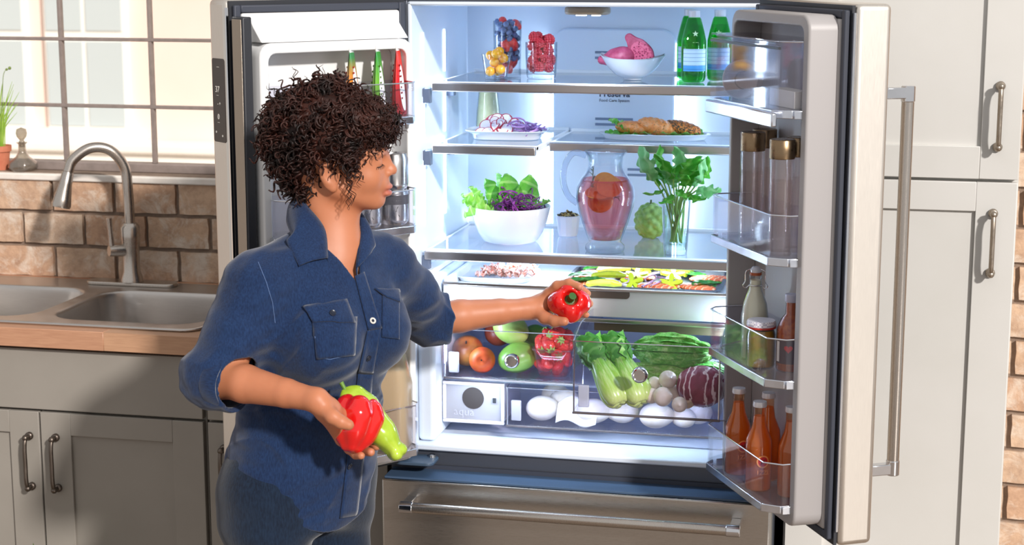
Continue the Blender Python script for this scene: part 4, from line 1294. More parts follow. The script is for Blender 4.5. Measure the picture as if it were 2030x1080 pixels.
# vase with greens
p = Vector((at(1339, 492, Y=.178).x, .178, Z3))
vs = thing('vase', 'straight clear glass vase of water holding arugula', 'vase', p)
glass_shell('body', [(.026, 0), (.0275, .01), (.0335, .138)], .0022, vs, clear('vase_glass', (248, 253, 252), .02, 1.4, 1.5, edge=(120, 150, 150)), M=T(*p), base=.022, n=32, sq=.35)
MB().lathe([(0, .0225), (.0245, .0225), (.0295, .1), (0, .1)], 32, T(*p), .35).build('water', M_water, vs)
gb = thing('arugula_bunch', 'bushy bunch of lobed arugula leaves in the clear vase', 'greens', p+Vector((0, 0, .023)))
def arugula(L, W, bend, seed):
    rn2 = random.Random(seed); ph = rn2.uniform(0, 6)
    def f(u, v):
        s = (u-.5)*2
        lob = 1+.34*math.sin(v*24+ph)*(.4+.6*(1-v))
        w = W*max(.05, (math.sin(PI*min(1, v*.9+.1))**.8)*lob)
        return (w*s, -.35*W*s*s*(1 if seed % 2 else -1)+.004*math.sin(v*14+s*3), L*v)
    b = MB().grid(f, 6, 22)
    b.v = [(x, y+bend*z*z/L, z*(1-.35*abs(bend)*z/L)) for x, y, z in b.v]
    return b
M_aru = leaf_mat('arugula_green', (62, 156, 44), (110, 196, 66), (150, 210, 104), .35)
M_aru2 = leaf_mat('arugula_pale', (104, 176, 104), (134, 200, 128), (180, 222, 168), .35)
me_ar = [meshm(arugula(.085, .023, .5, k), M_aru if k % 3 else M_aru2) for k in range(6)]
M_stem = plain('pale_stem', (150, 190, 96), .45)
tips = [(1262, 320, -.03), (1285, 345, .02), (1330, 312, 0), (1352, 308, .03), (1380, 335, -.01), (1402, 330, .03), (1418, 372, -.03), (1322, 395, -.045), (1300, 372, -.02), (1395, 345, .0), (1365, 350, -.03), (1340, 345, .02), (1310, 335, .03), (1385, 385, -.02), (1350, 370, -.045), (1330, 365, .01), (1290, 318, .03), (1372, 318, .02), (1408, 352, -.04)]
rn = random.Random(17)
for i, (tx, ty, dy) in enumerate(tips):
    tip = at(tx, ty, Y=p.y+dy)
    root = p+Vector((rn.uniform(-.016, .016), rn.uniform(-.014, .014), .025))
    mouth = p+Vector((max(-.026, min(.026, (tip.x-p.x)*.3)), dy*.4, .13))
    mid = mouth.lerp(tip, .35)
    mid.z += .012
    droop = ty > 365
    q = bez([root, root.lerp(mouth, .5), mouth, mid], 4)
    MB().tube(q, [.0019]*len(q), 6).build('stem', M_stem, gb)
    d = (tip-mouth); d.z = d.z*.6+.01
    if droop: d.z = -.03
    out = d.normalized()
    y_ax = Vector((0, 0, 1)) if abs(out.z) < .8 else Vector((0, -1, 0))
    xa = y_ax.cross(out).normalized(); ya = out.cross(xa)
    L = max(.055, (tip-mid).length+.03)
    Mx = Matrix(((xa.x, ya.x, out.x, mid.x), (xa.y, ya.y, out.y, mid.y), (xa.z, ya.z, out.z, mid.z), (0, 0, 0, 1))) @ Matrix.Rotation(rn.uniform(-.9, .9), 4, 'Z') @ Matrix.Scale(min(1.15, L/.085), 4)
    link('leaf', me_ar[i % 6], gb, Mx)

# ------------------------------------------------------------------ deli drawer
ZD = DZ-.0025
p = at(1003, 540, Z=ZD)
pl = thing('square_plate', 'shallow square white plate of folded prosciutto in the deli drawer', 'plate', (p.x, .27, ZD))
plate_mesh(.088, .075, .012, .004, .12, .6).build('body', M_china, pl, T(p.x-.005, .27, ZD), smooth=60)
m = N('prosciutto')
c = m.ramp(m.noise(m.tc((60, 8, 8)), 6, 5, .6, 1), [(.35, (226, 136, 116)), (.48, (240, 168, 146)), (.58, (254, 234, 222))])
m.set(col=c, rough=.35)
M_pro = m.m
pro = []
for k in range(4):
    def fld(u, v, k=k):
        return (.034*(u-.5)*(1+.2*math.sin(k+v*3)), .012*math.sin(v*9+k)+.02*(v-.5), .008*abs(math.sin(v*7+k*1.3+u*2))+.003*math.sin(u*14+k))
    pro.append(meshm(MB().grid(fld, 10, 16), M_pro))
rn = random.Random(31)
for i in range(22):
    tag(link('prosciutto_slice', pro[i % 4], None, T(p.x+.022+rn.uniform(-.058, .058), .27+rn.uniform(-.045, .04), ZD+.008+rn.uniform(0, .014), rz=rn.uniform(-.6, .6)+PI*(i % 2), ry=R(rn.uniform(-15, 15)), s=rn.uniform(.9, 1.2))), 'thin folded pink prosciutto slice on the square plate', 'ham', 'prosciutto slices on the square plate')
tx0, tx1, ty0, ty1 = -.075, .312, .135, .40
tr = thing('baking_tray', 'grey metal baking tray of salmon and star fruit in the deli drawer', 'tray', ((tx0+tx1)/2, .27, ZD))
b = MB()
o4 = rrect(tx0, tx1, ty0, ty1, .018, 4); i4 = rrect(tx0+.009, tx1-.009, ty0+.009, ty1-.009, .014, 4); i5 = rrect(tx0+.013, tx1-.013, ty0+.013, ty1-.013, .012, 4)
n = len(o4)
v = [(*q, ZD+.0125) for q in o4]+[(*q, ZD+.014) for q in i4]+[(*q, ZD+.003) for q in i5]+[(*q, ZD) for q in i5]+[(*q, ZD+.0115) for q in i4]
f = [tuple(range(2*n, 3*n)), tuple(range(3*n, 4*n))[::-1]]
for a_, c_ in ((0, 1), (1, 2), (3, 4), (4, 0)):
    for i in range(n):
        f.append((a_*n+i, a_*n+(i+1) % n, c_*n+(i+1) % n, c_*n+i))
b.add(v, f).build('body', metal('tray_grey', (128, 128, 132), .4, (1, 1, 1), .08, 60), tr)
m = N('raw_salmon')
wv = m.n('TexWave'); wv.inputs['Scale'].default_value = 28; wv.inputs['Distortion'].default_value = 5; m.l(m.tc(rot=(0, 0, .6)), wv.inputs['Vector'])
c = m.ramp(wv.outputs[0], [(.1, (246, 176, 136)), (.3, (232, 104, 58))])
c = m.mix(m.ramp(m.noise(m.tc(), 330, 2), [(.64, (0, 0, 0, 1)), (.68, (1, 1, 1, 1))]), c, (50, 40, 30))
m.set(col=c, rough=.35)
for i, (x, y, rz) in enumerate(((.005, .19, 8), (.085, .30, -5), (.25, .2, -20), (.16, .19, 6), (.27, .31, 10), (-.03, .3, 70))):
    me, _ = sdf_mesh(lambda q: fillet(q, .052, .026, .009, i+7), (-.06, -.034, -.008), (.06, .034, .022), .0025)
    me.materials.append(m.m)
    tag(link('raw_salmon_fillet', me, None, T(x, y, ZD+.004, rz=R(rz))), 'raw orange salmon fillet on the grey baking tray', 'salmon', 'raw salmon on the baking tray')
M_star = plain('star_fruit', (206, 208, 56), .3, (182, 196, 40), 90)
pts = []
for i in range(40):
    a = 2*PI*i/40; r = .017+.011*(abs(math.cos(2.5*(a-PI/2)))**1.6*2-1); pts.append((r*math.cos(a), r*math.sin(a)))
me_star = meshm(MB().prism(pts, -.003, .003), M_star, smooth=35)
for px, py, rx, rz, lz in ((1262, 545, 25, 0, .02), (1253, 560, 40, 20, .016), (1335, 545, 22, 8, .018), (1330, 563, 50, 0, .017), (1318, 533, 20, 30, .022), (1275, 533, 18, 12, .02), (1360, 538, 15, 40, .018)):
    q = at(px, py, Z=ZD+lz)
    tag(link('star_fruit_slice', me_star, None, T(q.x, q.y, q.z, rx=R(rx), rz=R(rz), s=1.05)), 'yellow star-shaped star fruit slice on the baking tray', 'star fruit', 'star fruit slices on the baking tray')
me_wedge = meshm(MB().tube(bez([(-.04, 0, 0), (-.02, .003, .004), (.01, .003, .005), (.045, 0, .002)], 4), [.003]+[.0075]*5+[.009]*5+[.0065, .004], 7), M_star)
for px, py, rz in ((1205, 548, 12), (1195, 565, 4), (1215, 535, 22)):
    q = at(px, py, Z=ZD+.018)
    tag(link('star_fruit_spear', me_wedge, None, T(q.x, q.y, q.z, rz=R(rz))), 'long yellow-green star fruit spear on the baking tray', 'star fruit', 'star fruit spears on the baking tray')
me_sp = meshm(leafy(.075, .02, -.03, .05, cup=.25, stemw=.1), M_dgreen)
for px, py, rz, ry in ((1150, 548, 10, -6), (1165, 557, 8, -4), (1180, 535, 18, -8), (1140, 558, 4, -4), (1365, 532, -12, 0), (1380, 542, -28, 2), (1400, 558, -40, 0), (1395, 566, 20, -4), (1240, 528, 0, -4)):
    q = at(px, py, Z=ZD+.016)
    tag(link('spinach_leaf', me_sp, None, T(q.x-.03, q.y, q.z, rz=R(rz), ry=R(ry))), 'dark green spinach leaf on the baking tray', 'spinach', 'spinach leaves on the baking tray')
me_ring = meshm(MB().tube([(.014*math.cos(a), .014*math.sin(a), .001*math.sin(3*a)) for a in [2*PI*i/20 for i in range(20)]], .0016, 6, closed=True), plain('onion_ring', (150, 96, 140), .4, (206, 176, 206), 150))
for px, py in ((1290, 552), (1300, 562), (1283, 563), (1296, 542), (1225, 543), (1235, 558), (1310, 550)):
    q = at(px, py, Z=ZD+.02)
    tag(link('onion_ring', me_ring, None, T(q.x, q.y, q.z, rx=R(rn.uniform(-40, 40)), rz=rn.uniform(0, 3))), 'thin purple onion ring on the baking tray', 'onion', 'onion rings on the baking tray')

# ------------------------------------------------------------------ left crisper
ZC = .8495
def apple_f(q):
    d = ellip(q, (0, 0, 0), (.032, .032, .0295))
    r = np.hypot(q[:, 0], q[:, 1])
    return d+.006*np.exp(-(r/.010)**2)*(q[:, 2] > 0)+.003*np.exp(-(r/.008)**2)*(q[:, 2] < 0)
me_ap, _ = sdf_mesh(apple_f, (-.038,)*3, (.038,)*3, .0022)
def fruit(name, me, M, label, mat, stem=None):
    mm = me.copy(); mm.materials.clear(); mm.materials.append(mat)
    o = tag(link(name, mm, None, M), label, 'fruit')
    if stem: MB().tube([M @ Vector((0, 0, .02)), M @ Vector((.002, 0, .031))], [.0016, .0022], 6).build('stem', plain('brown_stem', (60, 42, 28), .8), o)
    return o
q = at(956, 713, Y=.15)
fruit('peach', me_ap, T(q.x, .15, ZC+.031, rx=R(78), rz=R(6)), 'orange-red peach resting on the floor of the left crisper', plain('peach_skin', (226, 108, 30), .5, (196, 58, 28), 22), 1)
q = at(921, 693, Y=.2)
fruit('apple', me_ap, T(q.x+.004, .215, ZC+.037, rx=R(40), s=1.22), 'dark red apple with a yellow crown in the left crisper', plain('apple_red', (140, 26, 34), .35, (196, 130, 40), 16), 1)
fruit('apple', me_ap, T(-.25, .27, ZC+.075, rx=R(50), s=1.1), 'dark russet red apple at the back of the left crisper', plain('apple_russet', (120, 40, 26), .4, (160, 70, 36), 18), 1)
fruit('apple', me_ap, T(-.175, .31, ZC+.036, rx=R(20), s=1.2), 'shaded red apple behind the mangoes in the left crisper', plain('apple_dark', (132, 36, 30), .4, (170, 84, 40), 18), 1)
def mango_f(q):
    return smin(ellip(q, (0, 0, 0), (.044, .036, .034)), ellip(q, (.014, .004, .004), (.034, .03, .03)), .02)
me_mg, _ = sdf_mesh(mango_f, (-.05, -.044, -.04), (.056, .044, .042), .0025)
M_mg = plain('mango_green', (100, 156, 50), .32, (136, 178, 84), 14)
M_mg2 = plain('mango_pale', (140, 176, 72), .32, (176, 196, 124), 14)
q = at(1022, 715, Y=.165)
fruit('mango', me_mg, T(q.x, .168, ZC+.0345, rz=R(20), ry=R(-8)), 'deep green mango on the floor of the left crisper', M_mg)
q = at(1012, 664, Y=.18)
fruit('mango', me_mg, T(q.x, .20, ZC+.099, rz=R(160), ry=R(-22)), 'pale green mango stacked on top of the others in the left crisper', M_mg2)
fruit('mango', me_mg, T(-.15, .262, ZC+.06, rz=R(60), ry=R(60)), 'green mango standing at the back of the left crisper', M_mg)
# strawberry basket
p = at(1099, 741, Z=ZC); p.y = .178
bk = thing('strawberry_basket', 'clear square punnet heaped with strawberries in the left crisper', 'basket', p)
glass_shell('punnet', [(.034, 0), (.036, .004), (.0475, .066)], .0015, bk, clear('punnet_plastic', (252, 226, 232), .05, 1.2, 1.5, .05, (255, 200, 210)), M=T(*p), sq=.8, n=48)
MB().lathe([(.0465, .0655), (.0505, .0655), (.0505, .069), (.0465, .069)], 48, T(*p), .8, close=True).build('rim', clear('rim_plastic', (250, 220, 226), .05, 1.6, 1.5, .1), bk)
rn = random.Random(12)
sp = pile_in(15, .043, .004, .07, .0155, 3, .95)+[(-.03, -.022, .074), (-.01, -.03, .08), (.012, -.026, .084), (.03, -.018, .075), (-.018, .004, .092), (.01, .008, .1), (.03, .01, .092), (-.034, .0, .08), (.0, -.012, .1)]
cx_b = MB()
for k in range(7):
    a = 2*PI*k/7
    cx_b.tube([(0, 0, .0185), (.005*math.cos(a), .005*math.sin(a), .0195), (.011*math.cos(a), .011*math.sin(a), .0155)], [.0018, .003, .0005], 5, flat=.3)
me_cal = meshm(cx_b, M_calyx)
for i, q in enumerate(sp):
    M = Matrix.Translation(p+Vector(q)) @ Matrix.Rotation(rn.uniform(0, 6), 4, 'Z') @ Matrix.Rotation(rn.uniform(.3, 2.2), 4, 'X') @ Matrix.Scale(rn.uniform(1.05, 1.25), 4)
    o = tag(link('strawberry', me_straw, None, M), 'ripe red strawberry in the clear punnet', 'strawberry', 'strawberries in the punnet')
    link('calyx', me_cal, o, M)

# ------------------------------------------------------------------ right crisper
def bok_choy(name, base, tip, label, seed):
    """white-green swollen stalks that open into dark leaves"""
    base, tip = Vector(base), Vector(tip)
    t = thing(name, label, 'bok choy', base)
    ax = (tip-base); L = ax.length; za = ax.normalized()
    xa = za.cross(Vector((0, 1, 0))).normalized(); ya = za.cross(xa)
    Mx = Matrix(((xa.x, ya.x, za.x, base.x), (xa.y, ya.y, za.y, base.y), (xa.z, ya.z, za.z, base.z), (0, 0, 0, 1)))
    rn2 = random.Random(seed)
    m = N('bok_choy_stalk')
    s_ = m.n('SeparateXYZ'); m.l(m.tc(), s_.inputs[0])
    g = m.ramp(s_.outputs[2], [(.0, (206, 224, 140)), (.2*L, (162, 202, 84)), (.5*L, (112, 172, 52)), (.75*L, (60, 130, 38))])
    w2 = m.noise(m.tc((70, 70, 3)), 3, 3)
    m.set(col=m.mix(m.ramp(w2, [(.45, (0, 0, 0, 1)), (.7, (.35, .35, .35, 1))]), g, (226, 236, 190)), rough=.28)
    for k in range(6):
        a = k*2*PI/6+.3*(k % 2); o1 = .02 if k % 2 else .015
        c_, s2 = math.cos(a), math.sin(a)
        P = [(o1*.55*c_, o1*.55*s2, .008), (o1*1.0*c_, o1*1.0*s2, L*.17), (o1*.95*c_, o1*.95*s2, L*.38), (.014*c_, .014*s2, L*.62), (.022*c_, .022*s2, L*.9)]
        pts = bez(P, 6); nn = len(pts)
        rr2 = [float(np.interp(i/(nn-1), [0, .1, .28, .5, .75, 1], [.01, .018, .0205, .017, .011, .004])) for i in range(nn)]
        st = MB().tube(pts, rr2, 14, flat=.8).build('stalk', m.m, t, Mx, smooth=80)
        lb = leafy(L*.46, .027+.008*rn2.random(), .1, .16, cup=.5, stemw=.12)
        e = pts[int(nn*.62)]
        out = Vector((c_*.3, s2*.3, 1)).normalized()
        xb = out; yb = Vector((-s2, c_, 0)); zb = xb.cross(yb)
        Ml = Mx @ Matrix(((xb.x, yb.x, zb.x, e.x), (xb.y, yb.y, zb.y, e.y), (xb.z, yb.z, zb.z, e.z), (0, 0, 0, 1)))
        lb.build('leaf', M_dgreen if k % 3 else M_let2, t, Ml)
    return t
bok_choy('bok_choy', at(1232, 806, Y=-.112), at(1160, 662, Y=-.02), 'curved green bok choy lying against the side wall of the open crisper', 2)
bok_choy('bok_choy', at(1274, 804, Y=-.10), at(1206, 660, Y=-.0), 'bok choy lying between the other bok choy and the mushrooms', 5)
# lettuce heads
def crinkle_mat(name, c1, c2, c3):
    m = N(name)
    n1 = m.noise(m.tc(), 45, 6, .65, 1.2)
    m.set(col=m.ramp(n1, [(.3, c1), (.5, c2), (.68, c3)]), rough=.42)
    m.bump(m.noise(m.tc(), 70, 5, .6, .8), .9, .006)
    return m.m
M_head = crinkle_mat('romaine_crinkle', (74, 160, 50), (112, 190, 76), (186, 226, 142))
M_head_d = crinkle_mat('romaine_dark', (44, 120, 38), (74, 150, 54), (130, 186, 92))
M_head_p = crinkle_mat('romaine_pale', (120, 190, 70), (160, 210, 104), (216, 236, 170))
def head_lettuce(c, r, label, seed, mat=M_let2, name='lettuce'):
    t = thing(name, label, 'lettuce', (c[0], c[1], c[2]-r[2]))
    rn2 = random.Random(seed)
    solid('heart', lambda q: ellip(q, c, (r[0]*.88, r[1]*.84, r[2]*.84))+.003*vnoise(q, 90, seed), [c[i]-r[i] for i in range(3)], [c[i]+r[i] for i in range(3)], .004, mat, t)
    for k in range(9):
        a = -1.25+k*.32+rn2.uniform(-.1, .1); off = rn2.uniform(-.12, .12)
        def f(u, v, a=a, off=off, k=k):
            th = PI*(.04+.9*v); ph = a+(u-.5)*.95
            wob = 1+.05*math.sin(v*26+k*2)*(abs(u-.5)*2)**2+.022*math.sin(u*19+v*13+k)+.014*math.sin(v*41+u*17)+.02*(k % 3)+.10*(abs(u-.5)*2)**4+.25*max(0, .09-abs(u-.5))
            return (c[0]-r[0]*1.04*math.cos(th)*wob, c[1]-r[1]*wob*math.sin(th)*math.cos(ph), c[2]+r[2]*wob*math.sin(th)*math.sin(ph+.25))
        MB().grid(f, 12, 30).build('leaf', mat, t)
    return t
q = at(1332, 697, Y=.06)
head_lettuce((q.x, .065, q.z), (.078, .042, .04), 'plump romaine head lying on top in the open crisper', 3, M_head)
q = at(1400, 742, Y=.09)
head_lettuce((q.x-.012, .09, q.z-.004), (.066, .04, .034), 'dark romaine head behind the radicchio', 6, M_head_d)
q = at(1315, 735, Y=.07)
head_lettuce((q.x-.01, .068, ZC+.036), (.075, .045, .034), 'pale romaine head beneath the other one in the open crisper', 8, M_head_p)
# radicchio
m = N('radicchio')
wv = m.n('TexWave', wave_type='BANDS', bands_direction='X'); wv.inputs['Scale'].default_value = 15; wv.inputs['Distortion'].default_value = 11; wv.inputs['Detail'].default_value = 4; wv.inputs['Detail Scale'].default_value = 1.6
m.l(m.tc((1, 1, .35)), wv.inputs['Vector'])
c = m.ramp(m.noise(m.tc(), 30, 4), [(.3, (116, 28, 56)), (.7, (150, 56, 84))])
c = m.mix(m.ramp(wv.outputs[0], [(.8, (0, 0, 0, 1)), (.93, (1, 1, 1, 1))]), c, (236, 214, 214))
m.set(col=c, rough=.38)
q = at(1391, 765, Y=-.05)
rc = (q.x, -.05, ZC+.047)
rd = thing('radicchio', 'round purple radicchio head with white veins', 'radicchio', (rc[0], rc[1], ZC))
solid('heart', lambda p_: ellip(p_, rc, (.053, .05, .046))+.0022*vnoise(p_, 80, 4), (rc[0]-.065, rc[1]-.06, ZC-.004), (rc[0]+.065, rc[1]+.06, ZC+.11), .003, m.m, rd)
for k in range(6):
    def f(u, v, k=k):
        th = PI*(.06+.8*v); ph = -1.5+k*.55+(u-.5)*1.2
        wob = 1.03+.03*math.sin(v*20+k)*abs(u-.5)*2+.02*math.sin(u*19+k)
        return (rc[0]-.054*wob*math.sin(th)*math.sin(ph)*1.02, rc[1]-.051*wob*math.sin(th)*math.cos(ph), rc[2]-.046*wob*math.cos(th))
    MB().grid(f, 8, 14).build('leaf', m.m, rd)
MB().lathe([(0, -.006), (.014, -.004), (.018, .004), (.02, .014), (0, .016)], 16, T(rc[0]-.026, rc[1]-.022, ZC+.01, rx=R(20), ry=R(-20))).build('core', plain('radicchio_core', (222, 200, 168), .6), rd)
# small white onions
def onion_f(q):
    d = ellip(q, (0, 0, 0), (.0205, .0205, .0185)); d = smin(d, cone(q, (0, 0, .014), (0, 0, .023), .005, .0025), .012)
    return smin(d, cone(q, (0, 0, -.014), (0, 0, -.0205), .005, .003), .008)
me_on, _ = sdf_mesh(onion_f, (-.024, -.024, -.026), (.024, .024, .03), .0016)
m2 = plain('pearl_onion', (246, 238, 226), .35, (234, 218, 196), 50)
me_on.materials.append(m2)
for px, py, y, rx, rz, s in ((1324, 752, -.06, 70, 20, 1.0), (1297, 760, -.05, 80, -30, .78), (1314, 786, -.095, 75, 60, 1.08), (1347, 806, -.11, 80, 10, .85), (1290, 784, -.08, 60, 100, .9), (1335, 778, -.045, 90, 160, .9)):
    q = at(px, py, Y=y)
    tag(link('pearl_onion', me_on, None, T(q.x, y, max(q.z, ZC+.0195*s), rx=R(rx), rz=R(rz), s=s)), 'small white onion in the open crisper beside the radicchio', 'onion', 'white onions in the open crisper')
# turnips and mushrooms in the bottom drawer
ZB = .7385
def turn_f(q):
    d = ellip(q, (0, 0, 0), (.04, .034, .03)); return smin(d, cone(q, (.03, 0, 0), (.055, 0, -.004), .01, .003), .02)
me_tu, _ = sdf_mesh(turn_f, (-.045, -.04, -.034), (.064, .04, .036), .0025)
me_tu.materials.append(plain('white_turnip', (240, 234, 228), .4, (222, 206, 180), 25))
for px, y, rz, s in ((1075, .15, 30, 1.0), (1120, .20, -40, 1.1), (1175, .15, 10, 1.0), (1235, .17, 200, .95), (1300, .14, 20, 1.0), (1355, .16, 150, .8), (1100, .28, 100, 1.0), (1385, .2, 60, .9)):
    q = at(px, 835, Y=y)
    tag(link('turnip', me_tu, None, T(q.x, y, ZB+.0302*s, rz=R(rz), s=s)), 'smooth white turnip in the shallow bottom drawer', 'turnip', 'turnips in the bottom drawer')
q = at(1110, 800, Y=.13)
def wrap(u, v):
    return (-.075+.1*u, .118+.03*v+.01*math.sin(u*5), ZB+.004+.06*v*(1-.35*abs(u-.45)*2)+.006*math.sin(u*7))
tag(MB().grid(wrap, 10, 8).build('paper_wrap', plain('white_paper', (244, 240, 236), .8), solid=.0008), 'white folded paper tucked round turnips in the bottom drawer', 'paper')
# ------------------------------------------------------------------ things in the door bins
def dz(k):
    return RB[k][0]+.0045
# tumblers
M_cap = metal('bronze_cap', (150, 126, 98), .3, (1, 1, 1), .08, 60)
M_tum = clear('tumbler_glass', (252, 249, 249), .03, 1.2, 1.5, .05, (230, 220, 216))
def tumbler(u, v, label):
    p = RD.pt(u, v, dz(1))
    t = thing('tumbler_bottle', label, 'bottle', p, 'lidded glass tumblers')
    glass_shell('body', [(.0225, 0), (.0245, .003), (.0248, .196)], .002, t, M_tum, M=T(*p), base=.008)
    MB().lathe([(0, .009), (.0222, .009), (.0222, .15), (0, .15)], 28, T(*p)).build('water', clear('tumbler_water', (252, 248, 246), .01, .4, 1.2), t)
    MB().lathe([(.0252, .194), (.0256, .196), (.0256, .231), (.024, .233), (0, .233)], 32, T(*p)).build('cap', M_cap, t, bevel=.001)
tumbler(.352, .178, 'lidded glass tumbler standing nearest the front edge of the bin')
tumbler(.206, .178, 'lidded glass tumbler behind the frontmost one in the bin')
tumbler(.322, .1295, 'lidded glass tumbler against the door panel beside the frontmost one')
tumbler(.155, .1295, 'lidded glass tumbler against the door panel, farthest back in the bin')
# swing-top milk bottle
p = RD.pt(.192, .158, dz(2))
t = thing('milk_bottle', 'swing-top glass bottle of cream coloured milk', 'bottle', p)
prof = [(.027, 0), (.0285, .004), (.0288, .09), (.025, .118), (.0135, .148), (.0125, .168), (.0142, .172), (.0142, .18)]
MB().lathe([(0, .002)]+[(r-.0012, max(z, .002)) for r, z in prof[:6]]+[(0, .16)], 32, T(*p)).build('milk', plain('cream_milk', (238, 228, 200), .4), t, smooth=60)
glass_shell('bottle', prof, .001, t, M=T(*p))
MB().lathe([(0, .178), (.0125, .178), (.0125, .184), (0, .184)], 20, T(*p)).build('seal', plain('rubber_seal', (172, 84, 44), .6), t)
MB().lathe([(.011, .184), (.0115, .19), (.007, .196), (0, .197)], 20, T(*p)).build('stopper', M_china, t)
b = MB()
for s in (-1, 1):
    b.tube(bez([p+Vector((s*.004, 0, .192)), p+Vector((s*.02, -.004, .186)), p+Vector((s*.021, -.006, .166)), p+Vector((s*.026, -.006, .156)), p+Vector((s*.02, -.006, .151)), p+Vector((s*.013, -.004, .156))], 4), .0012, 6)
b.tube([p+Vector((.0138*math.cos(a), .0138*math.sin(a), .157)) for a in [2*PI*i/20 for i in range(20)]], .0012, 6, closed=True)
b.build('wire_bail', M_chrome, t)
# jar with gingham lid
p = RD.pt(.268, .176, dz(2))
t = thing('pickle_jar', 'squat glass jar of pickled peppers with a checked white lid', 'jar', p)
MB().lathe([(0, .003), (.0275, .003), (.0285, .008), (.0285, .066), (.026, .078), (0, .078)], 32, T(*p)).build('pickles', plain('pickle_amber', (198, 138, 44), .35, (140, 112, 40), 40), t, smooth=60)
glass_shell('jar', [(.028, 0), (.03, .005), (.03, .068), (.0265, .082), (.0265, .085)], .0012, t, M=T(*p))
m = N('gingham_lid')
ck = m.n('TexChecker'); ck.inputs['Scale'].default_value = 260; ck.inputs[1].default_value = lin((236, 234, 240)); ck.inputs[2].default_value = lin((188, 184, 204)); m.l(m.tc(), ck.inputs[0])
m.set(col=ck.outputs[0], rough=.35)
MB().lathe([(.0295, .084), (.0305, .086), (.0305, .094), (.0285, .098), (0, .0985)], 36, T(*p)).build('lid', m.m, t)
MB().lathe([(.0297, .0825), (.0312, .0825), (.0312, .0865), (.0297, .0865)], 36, T(*p), close=True).build('red_band', plain('lid_red', (176, 52, 44), .4), t)
# sauce bottle
p = RD.pt(.315, .131, dz(2))
t = thing('sauce_bottle', 'round-shouldered bottle of red hot sauce with a round label', 'bottle', p)
prof = [(.027, 0), (.029, .004), (.0295, .07), (.0285, .088), (.02, .108), (.0118, .118), (.011, .146)]
MB().lathe([(0, .002)]+[(r-.0012, max(z, .002)) for r, z in prof]+[(0, .146)], 32, T(*p)).build('sauce', plain('hot_sauce', (150, 48, 24), .4, (196, 96, 34), 90), t, smooth=60)
glass_shell('bottle', prof, .001, t, M=T(*p))
MB().lathe([(.0125, .143), (.0138, .145), (.0138, .158), (.0125, .1595), (0, .16)], 24, T(*p)).build('cap', plain('lilac_cap', (190, 190, 210), .35), t)
# the label faces the room: a white strip of letters, a red heart and a round badge
fa = math.atan2(CAM_LOC.y-p.y, CAM_LOC.x-p.x)
def on_bottle(r, da, z):
    a = fa+da
    return Matrix.Translation((p.x+r*math.cos(a), p.y+r*math.sin(a), p.z+z)) @ Matrix.Rotation(a+PI/2, 4, 'Z') @ Matrix.Rotation(PI/2, 4, 'X')
lb = MB().grid(lambda u, v: (p.x+.0299*math.cos(fa+(u-.5)*2.6), p.y+.0299*math.sin(fa+(u-.5)*2.6), p.z+.018+.05*v), 18, 1).build('label_film', plain('label_dark', (66, 40, 52), .4), t)
hs = []
for i in range(30):
    a = 2*PI*i/30
    hs.append((.00055*16*math.sin(a)**3, .00055*(13*math.cos(a)-5*math.cos(2*a)-2*math.cos(3*a)-math.cos(4*a))))
MB().prism(hs, -.0002, .0004, 'Z', on_bottle(.0302, -.12, .05)).build('heart', plain('heart_red', (206, 24, 34), .5), t)
MB().lathe([(0, 0), (.0125, 0), (.0125, .0006), (0, .0006)], 28, on_bottle(.0303, .75, .042)).build('badge', plain('badge_blue', (120, 132, 160), .5), t)
MB().box(-.004, .004, -.021, .021, 0, .0006, on_bottle(.0302, -.92, .043)).build('letter_strip', plain('letter_white', (226, 220, 214), .5), t)
